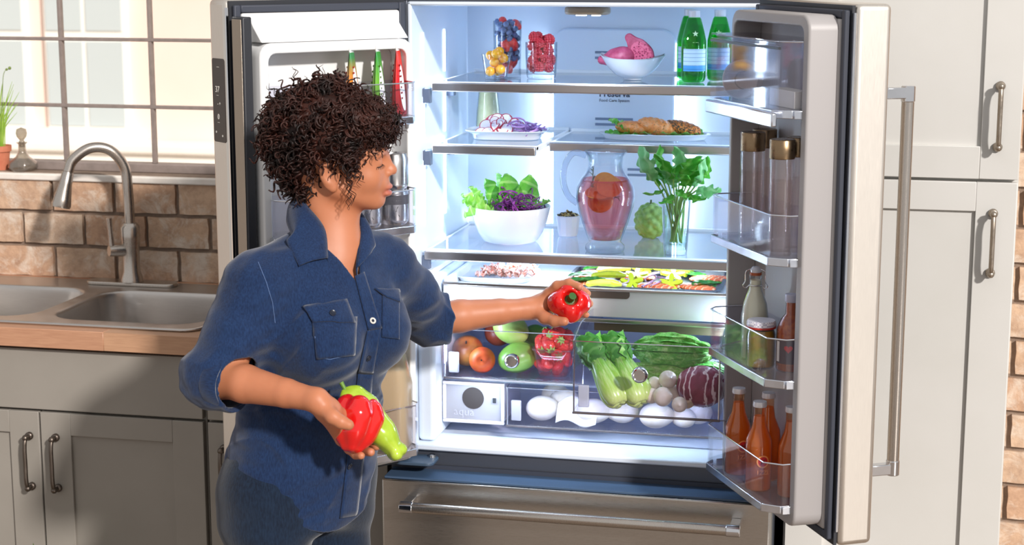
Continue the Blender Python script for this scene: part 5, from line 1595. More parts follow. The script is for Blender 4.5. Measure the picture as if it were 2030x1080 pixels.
# orange soda bottles
M_soda_g = clear('soda_glass', (255, 240, 226), .03, 1.2, 1.5)
m = N('orange_soda')
m.set(col=(255, 184, 96), rough=.1)
tr_ = m.n('BsdfTransparent'); tr_.inputs[0].default_value = lin((255, 196, 116))
tl_ = m.n('BsdfTranslucent'); tl_.inputs[0].default_value = lin((255, 180, 90))
mx1 = m.n('MixShader'); mx1.inputs[0].default_value = .5; m.l(m.b.outputs[0], mx1.inputs[1]); m.l(tl_.outputs[0], mx1.inputs[2])
mx2 = m.n('MixShader'); mx2.inputs[0].default_value = .42; m.l(mx1.outputs[0], mx2.inputs[1]); m.l(tr_.outputs[0], mx2.inputs[2]); m.l(mx2.outputs[0], m.out.inputs[0])
M_soda = m.m
M_badge_r = plain('badge_red', (214, 44, 50), .45); M_badge_o = plain('badge_orange', (250, 166, 96), .45)
def soda(u, v, label, badge=True, da=.45):
    p = RD.pt(u, v, dz(3))
    t = thing('soda_bottle', label, 'bottle', p, 'orange soda bottles')
    prof = [(.0255, 0), (.0275, .004), (.0278, .095), (.0265, .108), (.0155, .136), (.0125, .158), (.0125, .176), (.0138, .178), (.0138, .186)]
    MB().lathe([(0, .002)]+[(r-.0012, max(z, .002)) for r, z in prof[:6]]+[(0, .158)], 32, T(*p)).build('soda', M_soda, t, smooth=60)
    glass_shell('bottle', prof, .001, t, M_soda_g, M=T(*p), n=32)
    MB().lathe([(.0142, .178), (.0148, .18), (.0138, .189), (0, .1905)], 24, T(*p)).build('cap', M_capm, t)
    if badge:
        fa = math.atan2(CAM_LOC.y-p.y, CAM_LOC.x-p.x)+da
        def ob(r, z, d=0):
            a = fa+d
            return Matrix.Translation((p.x+r*math.cos(a), p.y+r*math.sin(a), p.z+z)) @ Matrix.Rotation(a+PI/2, 4, 'Z') @ Matrix.Rotation(PI/2, 4, 'X')
        def disc(r, r0, m_, k, nm):
            def f(uu, vv):
                a = 2*PI*uu; rr = r0+(r-r0)*vv
                th = fa+rr*math.cos(a)/.0278
                return (p.x+k*math.cos(th), p.y+k*math.sin(th), p.z+.066+rr*math.sin(a))
            MB().grid(f, 28, 3).build(nm, m_, t)
        disc(.0135, .0105, M_badge_o, .0283, 'badge_ring'); disc(.0108, 0, M_badge_r, .0282, 'badge')
        MB().tube([Vector(ob(.0284, .066) @ Vector(q)) for q in ((-.005, -.005, 0), (.004, .006, 0))], .0012, 5).tube([Vector(ob(.0284, .066) @ Vector(q)) for q in ((-.006, .003, 0), (.006, -.002, 0))], .0012, 5).build('badge_mark', plain('badge_dark', (120, 20, 30), .5), t)
        for i, chx in enumerate('IZZE'):
            text(chx, .0135, None, t, M_badge_o, 'badge_lettering', M=ob(.0284, .038, (-.0105+.0075*i)/.0278))
soda(.277, .178, 'orange soda bottle with a round red badge facing out', True, .35)
soda(.161, .176, 'orange soda bottle behind the badged one near the bin front')
soda(.215, .131, 'orange soda bottle against the door panel behind the others', False)
soda(.335, .131, 'orange soda bottle against the door panel at the front of the bin', True, 1.0)
# covered bin: round cheese and butter
p = RD.pt(.11, .158, dz(0))
t = thing('cheese_wheel', 'small paper-wrapped round cheese in the covered door bin', 'cheese', p)
MB().lathe([(0, 0), (.038, 0), (.041, .004), (.041, .028), (.038, .032), (0, .032)], 36, T(p.x, p.y, p.z+.041, rx=R(90), rz=R(-14))).build('wrap', plain('paper_tan', (206, 184, 164), .6, (190, 166, 144), 40), t)
MB().tube([Vector((p.x, p.y-.033, p.z+.041))+Vector((.018*math.cos(a), .0045*math.cos(a), .018*math.sin(a))) for a in [2*PI*i/24 for i in range(24)]], .0014, 6, closed=True).build('seal_ring', plain('seal_ring', (150, 130, 116), .5), t)
p = RD.pt(.32, .15, dz(0))
t = thing('butter_box', 'pale butter carton lying in the covered door bin', 'box', p)
MB().box(-.06, .06, -.018, .018, 0, .034).build('carton', plain('butter_carton', (226, 222, 214), .6), t, T(*p, rz=R(118)), bevel=.001)

# ---- left door
# juice pouches
M_pouchw = plain('pouch_white', (240, 240, 238), .35)
def pouch(u, cols, label):
    p = LD.pt(u, .155, LB[0][0]+.0045)
    t = thing('juice_pouch', label, 'pouch', p)
    Mx = LD.M @ Matrix.Translation((u, .155, LB[0][0]+.0045)) @ Matrix.Rotation(R(38), 4, 'Z')
    H, W, D = .142, .024, .017
    m = N('pouch_print')
    s_ = m.n('SeparateXYZ'); m.l(m.tc(), s_.inputs[0])
    c = m.ramp(s_.outputs[2], [(.02, cols[1]), (.075, cols[0]), (.13, cols[2])])
    m.set(col=c, rough=.3)
    def f(uu, v, sgn):
        s = (uu-.5)*2
        z = H*v
        taper = 1-.42*max(0, (v-.45)/.55)**1.3
        th = D*math.sqrt(max(0, 1-s*s))*(1-v)**.7+.0008
        return (W*s*taper, sgn*th, z)
    MB().grid(lambda a, c_: f(a, c_, 1), 16, 16).grid(lambda a, c_: f(1-a, c_, -1), 16, 16).build('pouch', m.m, t, Mx, smooth=70)
    def g(uu, v):   # white oval panel
        a = 2*PI*uu
        x = .30+.5*v*math.cos(a)*.9; z = .42+.36*v*math.sin(a)
        P = f(min(max(.5+x*.5, .02), .98), z, 1)
        return (P[0], P[1]+.0009, P[2])
    for sg in (1, -1):
        MB().grid(lambda uu, v, sg=sg: (g(uu, v)[0]*1.0, sg*g(uu, v)[1], g(uu, v)[2]), 24, 5).build('white_panel', M_pouchw, t, Mx)
    MB().box(-.0125, .0125, -.0012, .0012, H-.004, H+.012).build('top_seal', M_pouchw, t, Mx, bevel=.0005)
    k = MB()
    rn2 = random.Random(len(label))
    for i in range(7):
        z = .035+.012*i
        P = f(.78, z/H, 1)
        k.box(P[0]-.004*rn2.random()-.002, P[0]+.005*rn2.random(), P[1]+.001, P[1]+.0018, z, z+.004)
        k.box(P[0]-.004*rn2.random()-.002, P[0]+.005*rn2.random(), -P[1]-.0018, -P[1]-.001, z, z+.004)
    k.build('print', plain('print_ink', cols[1], .5), t, Mx)
pouch(.19, ((236, 130, 20), (176, 30, 20), (60, 140, 80)), 'orange and red juice pouch in the upper left door bin')
pouch(.122, ((110, 176, 50), (76, 120, 20), (60, 150, 60)), 'green juice pouch between the two other pouches')
pouch(.069, ((206, 30, 40), (150, 10, 20), (220, 60, 50)), 'deep red juice pouch next to the hinge side')
# silver cans
M_can = metal('can_silver', (206, 204, 204), .24, (1, 1, 1), .04, 40)
def can_at(u, v, z, label, printed):
    p = LD.pt(u, v, z)
    t = thing('drink_can', label, 'can', p)
    H = .079
    MB().lathe([(0, .002), (.026, .002), (.028, 0), (.0315, .006), (.0325, .012), (.0325, H-.012), (.029, H-.003), (.029, H), (.0275, H), (.027, H-.003), (0, H-.003)], 40, T(*p)).build('body', M_can, t, smooth=50)
    MB().tube([p+Vector((-.004, -.012, H-.002)), p+Vector((0, .0, H-.0015)), p+Vector((.002, .008, H-.0015))], [.003, .005, .003], 8, flat=.25).build('pull_tab', M_chrome, t)
    if printed:
        MB().lathe([(.03285, .046), (.03285, H-.012)], 40, T(*p), close=False).build('label_band', plain('charcoal_band', (74, 72, 76), .4), t)
        fa = math.atan2(CAM_LOC.y-p.y, CAM_LOC.x-p.x)
        for i, ch_ in enumerate('-------'):
            a = fa+(i-3)*.15
            text(ch_, .0065, None, t, M_can, 'can_lettering', M=Matrix.Translation((p.x+.0331*math.cos(a), p.y+.0331*math.sin(a), p.z+.054)) @ Matrix.Rotation(a+PI/2, 4, 'Z') @ Matrix.Rotation(PI/2, 4, 'X'))
        sp = MB()
        for k in range(6):
            a = fa-.25+.1*k; zz = .03+.006*math.sin(k*2.1)
            sp.tube([(p.x+.033*math.cos(a), p.y+.033*math.sin(a), p.z+zz), (p.x+.033*math.cos(a+.12), p.y+.033*math.sin(a+.12), p.z+zz+.008*math.cos(k*1.7))], [.0006, .0018], 5, flat=.4)
        sp.build('sprig_print', plain('sprig_grey', (84, 86, 84), .5), t)
    return t
zc = LB[1][0]+.0045
can_at(.086, .158, zc, 'silver drink can with charcoal band under another can', True)
can_at(.156, .158, zc, 'silver drink can with charcoal band beside the stacked pair', True)
can_at(.086, .158, zc+.0795, 'plain silver drink can stacked on top of another', False)
# jug and carton in the lower bin
p = LD.pt(.1, .158, LB[2][0]+.0045)
t = thing('juice_jug', 'tall translucent jug of amber juice in the lower left door bin', 'jug', p)
MB().lathe([(0, .002), (.04, .002), (.042, .01), (.042, .14), (.034, .185), (0, .185)], 32, T(*p), .3).build('juice', plain('amber_juice', (188, 148, 48), .35), t, smooth=60)
glass_shell('jug', [(.042, 0), (.0445, .008), (.0445, .145), (.036, .19), (.03, .22), (.02, .25), (.018, .262)], .0012, t, clear('jug_plastic', (250, 246, 236), .15, 1, 1.4, .35, (246, 242, 232)), M=T(*p), sq=.3)
MB().lathe([(.0205, .255), (.021, .257), (.021, .277), (.019, .279), (0, .279)], 28, T(*p)).build('cap', M_white, t)
MB().tube(bez([p+Vector((-.04, -.01, .16)), p+Vector((-.052, -.012, .2)), p+Vector((-.04, -.01, .235)), p+Vector((-.02, -.006, .245))], 5), .008, 10).build('handle', M_white, t)
p = LD.pt(.19, .155, LB[2][0]+.0045)
t = thing('juice_carton', 'small printed juice carton beside the amber jug', 'carton', p)
Mx = LD.M @ Matrix.Translation((.19, .155, LB[2][0]+.0045))
MB().box(-.028, .028, -.028, .028, 0, .11).add([(-.028, -.028, .11), (.028, -.028, .11), (.028, .028, .11), (-.028, .028, .11), (-.028, 0, .135), (.028, 0, .135)], [(0, 1, 5, 4), (2, 3, 4, 5), (1, 2, 5), (3, 0, 4)]).build('body', plain('carton_yellow', (214, 190, 70), .5, (190, 60, 50), 20), t, Mx)
MB().box(-.027, .027, -.0015, .0015, .133, .148).build('top_fold', M_pouchw, t, Mx)
# ------------------------------------------------------------------ the person
V3 = lambda v: np.array(v, float)
def A(px, py, y):
    return V3(at(px, py, Y=y))
PHI = R(-28)
F2 = V3((math.cos(PHI), math.sin(PHI), 0)); L2 = V3((-math.sin(PHI), math.cos(PHI), 0))
# torso slices: height, centre, half width (along the shoulders), half depth
TZ = V3([.70, .78, .86, .93, .99, 1.05, 1.11, 1.17, 1.22, 1.26])
cxy = V3([[-.478, -.600], [-.472, -.600], [-.458, -.60], [-.443, -.60], [-.436, -.60], [-.428, -.60], [-.420, -.60], [-.412, -.60], [-.405, -.598], [-.40, -.595]])
TA = V3([.168, .174, .170, .160, .153, .155, .162, .166, .155, .120])
TB = V3([.128, .134, .134, .128, .124, .122, .122, .116, .100, .078])
def catm(z, tz, tab):
    """smooth interpolation of a table over height"""
    zz = np.clip(z, tz[0], tz[-1])
    i = np.clip(np.searchsorted(tz, zz)-1, 0, len(tz)-2)
    t = (zz-tz[i])/(tz[i+1]-tz[i])
    i0 = np.maximum(i-1, 0); i3 = np.minimum(i+2, len(tz)-1)
    a, b, c, d = tab[i0], tab[i], tab[i+1], tab[i3]
    if tab.ndim > 1: t = t[:, None]
    return .5*(2*b+(c-a)*t+(2*a-5*b+4*c-d)*t*t+(3*b-a-3*c+d)*t**3)
def torso(p, grow=0.0):
    z = p[:, 2]
    c = catm(z, TZ, cxy); a = catm(z, TZ, TA)+grow; b = catm(z, TZ, TB)+grow
    q = p[:, :2]-c
    x = q @ F2[:2]; y = q @ L2[:2]
    k = np.sqrt((x/b)**2+(y/a)**2)
    d = (k-1)*np.minimum(a, b)
    return smax(d, np.maximum(z-1.27-grow, .70-grow-z), .03)
def tp(f, l, z):
    """torso point: forward, left, height"""
    c = catm(V3([z]), TZ, cxy)[0]
    return V3((c[0], c[1], z))+F2*f+L2*l
NECK = V3((-.395, -.588, 1.325))
SR = V3(tp(-.012, -.168, 1.222)); SL = V3(tp(.012, .158, 1.215))
ER = A(432, 748, -.815); WR = A(628, 793, -.875)
EL = A(858, 632, -.30); WL = A(1046, 612, -.205)
HC = A(660, 337, -.585)
HPHI = R(13)
HF = V3((math.cos(HPHI), math.sin(HPHI), 0)); HL = V3((-math.sin(HPHI), math.cos(HPHI), 0)); HU = V3((0, 0, 1))
HR = np.stack([HF, HL, HU], 1)         # columns: local axes
def hp(x, y, z):
    return HC+HF*x+HL*y+HU*z
def head(p):
    q = (p-HC) @ HR
    s = q.copy(); s[:, 1] = np.abs(s[:, 1])
    d = ellip(q, (.0, 0, .056), (.1, .074, .088))
    d = smin(d, ellip(q, (.052, 0, .012), (.055, .058, .075)), .03)
    d = smin(d, ellip(q, (.058, 0, -.03), (.044, .044, .042)), .025)
    d = smin(d, cone(s, (.012, .05, -.03), (.078, .014, -.06), .017, .014), .02)      # jaw
    d = smin(d, sphere(q, (.086, 0, -.06), .0155), .014)                                # chin
    d = smin(d, ellip(s, (.062, .036, -.012), (.032, .022, .024)), .015)                # cheeks
    d = smin(d, ellip(s, (.092, .026, .036), (.013, .024, .009)), .014)                 # brows
    d = smax(d, -ellip(s, (.11, .031, .019), (.018, .015, .012)), .012)                 # sockets
    d = smin(d, ellip(s, (.086, .031, .019), (.0145, .0145, .0125)), .004)              # lids
    d = smin(d, cone(q, (.101, 0, .03), (.1145, 0, .004), .0075, .0085), .012)           # nose
    d = smin(d, sphere(q, (.118, 0, -.001), .0086), .008)
    d = smin(d, ellip(s, (.107, .0105, -.005), (.0105, .0068, .0068)), .005)
    d = smax(d, -sphere(s, (.1115, .0062, -.0125), .0034), .003)
    d = smin(d, ellip(q, (.099, 0, -.026), (.0105, .026, .016)), .012)                   # muzzle
    d = smin(d, ellip(q, (.1065, 0, -.0325), (.0115, .0215, .0068)), .004)                # upper lip
    d = smin(d, ellip(q, (.1052, 0, -.0452), (.0115, .019, .0074)), .004)                # lower lip
    d = smax(d, -ellip(q, (.1175, 0, -.0388), (.0085, .024, .0014)), .002)
    # ears
    e = ellip(s, (.002, .0745, .0), (.0185, .0075, .031), None)
    e = smin(e, ellip(s, (.0, .0775, .006), (.02, .006, .025)), .004)
    e = smax(e, -ellip(s, (.0045, .0835, .003), (.0115, .007, .018)), .005)
    e = smin(e, ellip(s, (.007, .0755, .0), (.005, .004, .008)), .004)
    e = smin(e, ellip(s, (.007, .0735, -.026), (.008, .006, .009)), .005)
    d = smin(d, e, .006)
    d = smin(d, cone(p, hp(-.022, 0, -.02), NECK+V3((.0, .0, -.06)), .048, .05), .03)
    d = smin(d, cone(p, hp(.02, 0, -.075), NECK+V3((.03, -.01, -.07)), .026, .034), .03)
    return d
def limb(p, pts, rr, k=.006):
    return chain(p, pts, rr, k)
RW = [A(628, 793, -.875)]
def hand_right(p):
    w = WR
    kn = [A(684, 826, -.815), A(686, 842, -.805), A(683, 857, -.80), A(677, 871, -.802)]
    d = cone(p, w, A(655, 815, -.862), .0215, .02)
    for k in kn:
        d = smin(d, cone(p, A(648, 812, -.862), k, .0185, .0125), .012)
    fl = [[kn[0], A(708, 833, -.757), A(733, 846, -.748), A(750, 858, -.758)],
          [kn[1], A(708, 858, -.752), A(732, 874, -.752), A(746, 884, -.768)],
          [kn[2], A(702, 880, -.765), A(720, 893, -.778), A(735, 896, -.796)],
          [kn[3], A(692, 890, -.785), A(705, 901, -.803), A(716, 903, -.82)]]
    for i, f in enumerate(fl):
        r0 = (.0108, .0108, .0104, .0092)[i]
        d = smin(d, chain(p, f, [r0+.001, r0, r0*.92, r0*.8], .004), .006)
    th = [A(640, 806, -.878), A(660, 826, -.892), A(676, 836, -.892), A(691, 842, -.888)]
    d = smin(d, chain(p, th, [.0165, .0135, .0122, .0102], .006), .01)
    return d
def hand_left(p):
    d = cone(p, WL, A(1076, 604, -.195), .022, .021)
    kn = [A(1088, 582, -.198), A(1094, 586, -.175), A(1094, 598, -.155), A(1090, 612, -.145)]
    for k in kn:
        d = smin(d, cone(p, A(1070, 606, -.19), k, .0185, .0125), .012)
    fl = [[kn[0], A(1104, 566, -.208), A(1128, 561, -.215), A(1149, 568, -.222)],
          [kn[1], A(1115, 567, -.168), A(1144, 568, -.166), A(1164, 582, -.176)],
          [kn[2], A(1122, 588, -.138), A(1152, 590, -.14), A(1169, 602, -.16)],
          [kn[3], A(1114, 614, -.138), A(1142, 620, -.142), A(1162, 624, -.16)]]
    for i, f in enumerate(fl):
        r0 = (.0108, .0108, .0104, .0092)[i]
        d = smin(d, chain(p, f, [r0+.001, r0, r0*.92, r0*.8], .004), .006)
    th = [A(1060, 616, -.205), A(1080, 630, -.225), A(1100, 637, -.238), A(1119, 637, -.247)]
    d = smin(d, chain(p, th, [.0165, .0135, .012, .0098], .006), .01)
    return d
def lerp(a, b, t):
    return a+(b-a)*t
def arm_right(p):
    d = limb(p, [SR, lerp(SR, ER, .5), ER], [.05, .046, .042])
    return smin(d, limb(p, [ER, lerp(ER, WR, .28), lerp(ER, WR, .7), WR], [.036, .0365, .027, .0215]), .012)
def arm_left(p):
    d = limb(p, [SL, lerp(SL, EL, .5), EL], [.05, .045, .041])
    return smin(d, limb(p, [EL, lerp(EL, WL, .28), lerp(EL, WL, .7), WL], [.035, .036, .028, .022]), .012)
HIPR = tp(0, -.085, .80); HIPL = tp(0, .085, .80)
KR = HIPR+V3((.0, -.01, -.36)); KL = HIPL+V3((.0, .0, -.36))
AR = KR+V3((-.015, 0, -.36)); AL = KL+V3((-.015, 0, -.36))
def legs(p, g=0.0):
    d = None
    for h, k, a in ((HIPR, KR, AR), (HIPL, KL, AL)):
        e = limb(p, [h, lerp(h, k, .5), k, lerp(k, a, .4), a], [.092+g, .082+g, .06+g, .056+g, .042+g*2])
        d = e if d is None else smin(d, e, .03)
    return d
def feet(p, g=0.0):
    d = None
    for a in (AR, AL):
        z = .034
        e = cone(p, (a[0]-.03, a[1]+.01, .035), (a[0]+F2[0]*.13, a[1]+F2[1]*.13, .028), .03+g, .026+g)
        e = smax(e, .004-p[:, 2]-g*.5, .01)
        d = e if d is None else np.minimum(d, e)
    return d
def bust(p, g=0.0):
    d = None
    for s in (-1, 1):
        c = tp(.094, s*.072, 1.105)
        e = ellip(p, c, (.064+g, .068+g, .062+g))
        d = e if d is None else smin(d, e, .03)
    return d
def cull(parts):
    """evaluate only the parts whose box is near the batch"""
    info = []
    for fn, pts, rad, k in parts:
        pts = np.array(pts)
        info.append((fn, pts.min(0)-rad, pts.max(0)+rad, k))
    def f(p):
        lo, hi = p.min(0), p.max(0)
        d = None; far = None
        for fn, a, b, k in info:
            gap = np.maximum(np.maximum(a-hi, lo-b), 0)
            if np.linalg.norm(gap) > .06:
                e = np.linalg.norm(np.maximum(np.maximum(a-p, p-b), 0), axis=1)
                far = e if far is None else np.minimum(far, e)
                continue
            e = fn(p)
            d = e if d is None else smin(d, e, k)
        if d is None: return far
        return d if far is None else np.minimum(d, np.maximum(far, .03))
    return f
TORSO_BOX = [tp(-.15, -.18, .7), tp(.2, .18, 1.3), tp(-.15, .18, .7), tp(.2, -.18, 1.3)]
def shoulders(p, g=0.0):
    nb = NECK+V3((-.012, .004, -.04))
    d = cone(p, nb, SR, .05+g, .052+g)
    return smin(d, cone(p, nb, SL, .05+g, .052+g), .03)
def body_core(p):
    d = torso(p, -.016)
    d = smin(d, bust(p, -.014), .04)
    d = smin(d, shoulders(p, -.008), .05)
    return d
body_fn = cull([(body_core, TORSO_BOX+[SR, SL], .06, .02),
                (head, [HC, NECK], .13, .03),
                (arm_right, [SR, ER, WR], .055, .03), (arm_left, [SL, EL, WL], .055, .03),
                (hand_right, [WR, A(750, 903, -.76), A(690, 800, -.89)], .03, .012), (hand_left, [WL, A(1169, 641, -.14), A(1100, 560, -.24)], .03, .012),
                (lambda p: smin(legs(p, -.006), feet(p, -.004), .01), [HIPR, HIPL, AR, AL, AR+F2*.16, AR*[1, 1, 0], AL+F2*.16], .1, .04)])
def bounds(pts, m):
    pts = np.array(pts)
    return pts.min(0)-m, pts.max(0)+m
lo, hi = bounds(TORSO_BOX+[SR, SL, ER, EL, WR, WL, HC, hp(.13, 0, .15), hp(-.11, 0, 0), A(750, 903, -.74), A(690, 800, -.9), A(1172, 600, -.14), (AR[0]-.08, AR[1]-.12, .0), (AL[0]+.2, AL[1]+.05, 0)], .05)
lo[2] = -.01
me, vp = sdf_mesh(body_fn, lo, hi, .0024, .0)
m = N('skin')
at_ = m.n('Attribute'); at_.attribute_name = 'tint'
base = m.ramp(m.noise(m.tc(), 18, 4), [(.3, (186, 118, 84)), (.7, (194, 126, 92))])
sp_ = m.n('SeparateColor'); m.l(at_.outputs['Color'], sp_.inputs[0])
c = m.mix(sp_.outputs[0], base, (176, 88, 84))
c = m.mix(sp_.outputs[1], c, (206, 134, 112))
m.set(col=c, rough=.46, sss=.12, spec=.4)
m.b.inputs['Subsurface Radius'].default_value = (.012, .005, .003)
m.b.inputs['Subsurface Scale'].default_value = 1.0
m.bump(m.noise(m.tc(), 500, 3), .06, .001)
me.materials.append(m.m)
q = (vp-HC) @ HR
lips = np.exp(-(((q[:, 0]-.108)/.012)**4+(q[:, 1]/.0225)**4+((q[:, 2]+.0388)/.0115)**4))
nails = np.zeros(len(vp))
for c_ in (A(690, 841, -.8855), A(737, 895, -.806), A(1115, 640, -.2515), A(1152, 569, -.231)):
    nails = np.maximum(nails, np.exp(-(np.linalg.norm(vp-c_, axis=1)/.0065)**4))
ca = me.color_attributes.new('tint', 'FLOAT_COLOR', 'POINT')
col = np.zeros((len(vp), 4), np.float32); col[:, 0] = lips*.75; col[:, 1] = nails*.8; col[:, 3] = 1
if len(me.vertices) == len(vp):
    ca.data.foreach_set('color', col.ravel())
person = tag(link('person', me), 'person in a navy shirt and jeans reaching a red pepper into the open refrigerator', 'person')
md = person.modifiers.new('smooth', 'SMOOTH'); md.factor = .4; md.iterations = 2

# ---------------------------------------------------------------- shirt
CUFR = lerp(ER, WR, .18); CUFL = lerp(EL, WL, .14)
def sleeve_dir(a, b):
    v = b-a
    return v/np.linalg.norm(v)
dR = sleeve_dir(ER, WR); dL = sleeve_dir(EL, WL)
uR = sleeve_dir(SR, ER); uL = sleeve_dir(SL, EL)
def folds(p):
    """soft creases: diagonal drag lines at the waist and rings on the sleeves"""
    a = np.sin((p @ V3((38, -22, 95)))+2.2*np.sin(p @ V3((21, 17, -26))))
    b = np.sin((p @ V3((-60, 30, 70)))+1.7*np.sin(p @ V3((30, -25, 18)))+1)
    def ridge(x):
        return (1-np.abs(np.sin(x)))**2
    z = p[:, 2]
    c = catm(z, TZ, cxy)
    l = (p[:, :2]-c) @ L2[:2]; f = (p[:, :2]-c) @ F2[:2]
    wob = .9*np.sin(l*23+z*11)+.6*np.sin(f*31-z*17)
    waist = np.exp(-((z-.95)/.09)**2)
    drag = ridge(z*34+l*16+wob)*waist*.0055                       # slack above the hips
    arm = np.exp(-((l+.15)/.07)**2)*np.exp(-((z-1.12)/.1)**2)
    pull = ridge(z*40-f*34+wob*.7)*arm*.006                       # from the armpit across the chest
    sl = np.exp(-(np.linalg.norm(p-ER, axis=1)/.1)**2)+np.exp(-(np.linalg.norm(p-EL, axis=1)/.1)**2)
    ring = ridge(p @ (uR*46)+1.3*np.sin(p @ V3((30, 22, 9))))*sl*.006
    skirt = ridge(l*26+1.2*np.sin(z*19))*np.exp(-((z-.76)/.07)**2)*.004
    return .0015*a*b+.0014*vnoise(p, 75, 5)+.0008*vnoise(p, 170, 8)-drag-pull-ring-skirt
def tube_sdf(p, pts, rr, k):
    return chain(p, pts, rr, k)
def shirt_outer(p):
    d = torso(p, .0)
    # the cloth hangs straight from the bust
    d = smin(d, bust(p, .004), .07)
    d = smin(d, shoulders(p, .004), .05)
    sr = tube_sdf(p, [SR, lerp(SR, ER, .5), ER], [.06, .058, .052], .03)
    sl = tube_sdf(p, [SL, lerp(SL, EL, .5), EL], [.06, .056, .047], .03)
    cr = np.maximum(cone(p, lerp(ER, WR, -.1), lerp(ER, WR, .35), .056, .056), (p-CUFR) @ dR)
    cl = np.maximum(cone(p, lerp(EL, WL, -.1), lerp(EL, WL, .35), .05, .05), (p-CUFL) @ dL)
    d = smin(d, smin(sr, cr, .03), .04)
    return smin(d, smin(sl, cl, .03), .04)
_lR = SR-SL; _lR /= np.linalg.norm(_lR)
def shirt_cuts(p):
    z = p[:, 2]
    c = catm(z, TZ, cxy)
    y = ((p[:, :2]-c) @ L2[:2])/.17
    f = ((p[:, :2]-c) @ F2[:2])
    hem = .712+.095*np.clip(y, -1.0, 1.0)**2+.012*(f < 0)
    cut = hem-z
    # sleeve ends (only near their own forearm)
    nr = np.maximum(cone(p, CUFR, WR, .051, .04), -((p-CUFR) @ dR+.03)); nl = np.maximum(cone(p, CUFL, WL, .0445, .04), -((p-CUFL) @ dL+.03))
    # neck opening and the open V
    nk = cone(p, NECK+V3((.012, -.006, -.03)), NECK+V3((0, 0, .1)), .054, .066)
    v_ = smax(np.abs(((p[:, :2]-c) @ L2[:2])+.004)-np.clip((z-1.215)*.6, 0, .055), -(f-.02), .01)
    v_ = np.maximum(v_, 1.215-z)
    return cut, np.minimum(np.minimum(nk, v_), np.minimum(nr, nl))
def shirt_raw(p):
    d = shirt_outer(p)+folds(p)
    cut, neck = shirt_cuts(p)
    d = np.maximum(d, cut)
    d = smax(d, -neck, .004)
    return smax(d, -(shirt_outer(p)+folds(p)+.0035+.0*cut), .001) if False else d
def shirt_shell(p):
    o = shirt_outer(p)+folds(p)
    cut, neck = shirt_cuts(p)
    d = np.maximum(o, -(o+.006))
    d = np.maximum(d, cut)
    return np.maximum(d, -neck)
slo, shi = bounds(TORSO_BOX+[SR, SL, ER, EL, CUFR, CUFL], .085)
slo[2] = .69
me, sp = sdf_mesh(shirt_shell, slo, shi, .0028, .0)
def cloth(name, c1, c2, scale=420, bump=.25):
    m = N(name)
    wv = m.noise(m.tc((1, 1, .25)), scale, 2)
    c = m.ramp(wv, [(.3, c1), (.7, c2)])
    c = m.mix(.35, c, m.ramp(m.noise(m.tc(), 9, 4), [(.3, c1), (.7, c2)]))
    m.set(col=c, rough=.85, sheen=.25, spec=.15)
    m.bump(m.noise(m.tc((1, 1, .2)), scale*.8, 3), bump, .0015)
    return m.m
M_shirt = cloth('navy_chambray', (16, 31, 60), (32, 56, 95))
me.materials.append(M_shirt)
shirt = link('shirt', me, person)
shirt['label'] = 'navy blue button-up shirt with rolled sleeves'
md = shirt.modifiers.new('smooth', 'SMOOTH'); md.factor = .5; md.iterations = 3
CAMV = V3(CAM_LOC)
def hits(pix, fn=shirt_outer, off=0.0):
    """where pixels meet the cloth, lifted by off along the surface normal"""
    d = np.array([V3(ray(*q)) for q in pix]); n = len(pix)
    t = np.full(n, 2.3)
    g = lambda p: fn(p)+folds(p)
    for _ in range(90):
        t += np.clip(g(CAMV+d*t[:, None]), -.02, .05)*.8
    t = np.minimum(t, 3.6)
    p = CAMV+d*t[:, None]
    e = 1e-3
    nr = np.stack([g(p+V3(k)*e)-g(p-V3(k)*e) for k in ((1, 0, 0), (0, 1, 0), (0, 0, 1))], 1)
    nr /= np.linalg.norm(nr, axis=1)[:, None]
    return p+nr*off, nr
def patch(name, quad, parent, m, off=.0025, th=.0025, nu=12, nv=12):
    """a sewn-on piece of cloth: the four corners are given where they lie on the shirt"""
    (x0, y0), (x1, y1), (x2, y2), (x3, y3) = quad
    pix = []
    for j in range(nv+1):
        for i in range(nu+1):
            u, v = i/nu, j/nv
            pix.append(((x0*(1-u)+x1*u)*(1-v)+(x3*(1-u)+x2*u)*v, (y0*(1-u)+y1*u)*(1-v)+(y3*(1-u)+y2*u)*v))
    p, _ = hits(pix, off=off)
    b = MB()
    b.add(p, [(j*(nu+1)+i, (j+1)*(nu+1)+i, (j+1)*(nu+1)+i+1, j*(nu+1)+i+1) for j in range(nv) for i in range(nu)])
    return b.build(name, m, parent, solid=th, smooth=180)
M_thread = plain('seam_thread', (96, 122, 168), .8)
def seam(pts, parent, r=.0006, off=.0012, n=10):
    pix = []
    for a, b_ in zip(pts[:-1], pts[1:]):
        for k in range(n):
            pix.append((a[0]+(b_[0]-a[0])*k/n, a[1]+(b_[1]-a[1])*k/n))
    pix.append(pts[-1])
    p, _ = hits(pix, off=off)
    return MB().tube([Vector(q) for q in p], r, 4).build('seam', M_thread, parent)
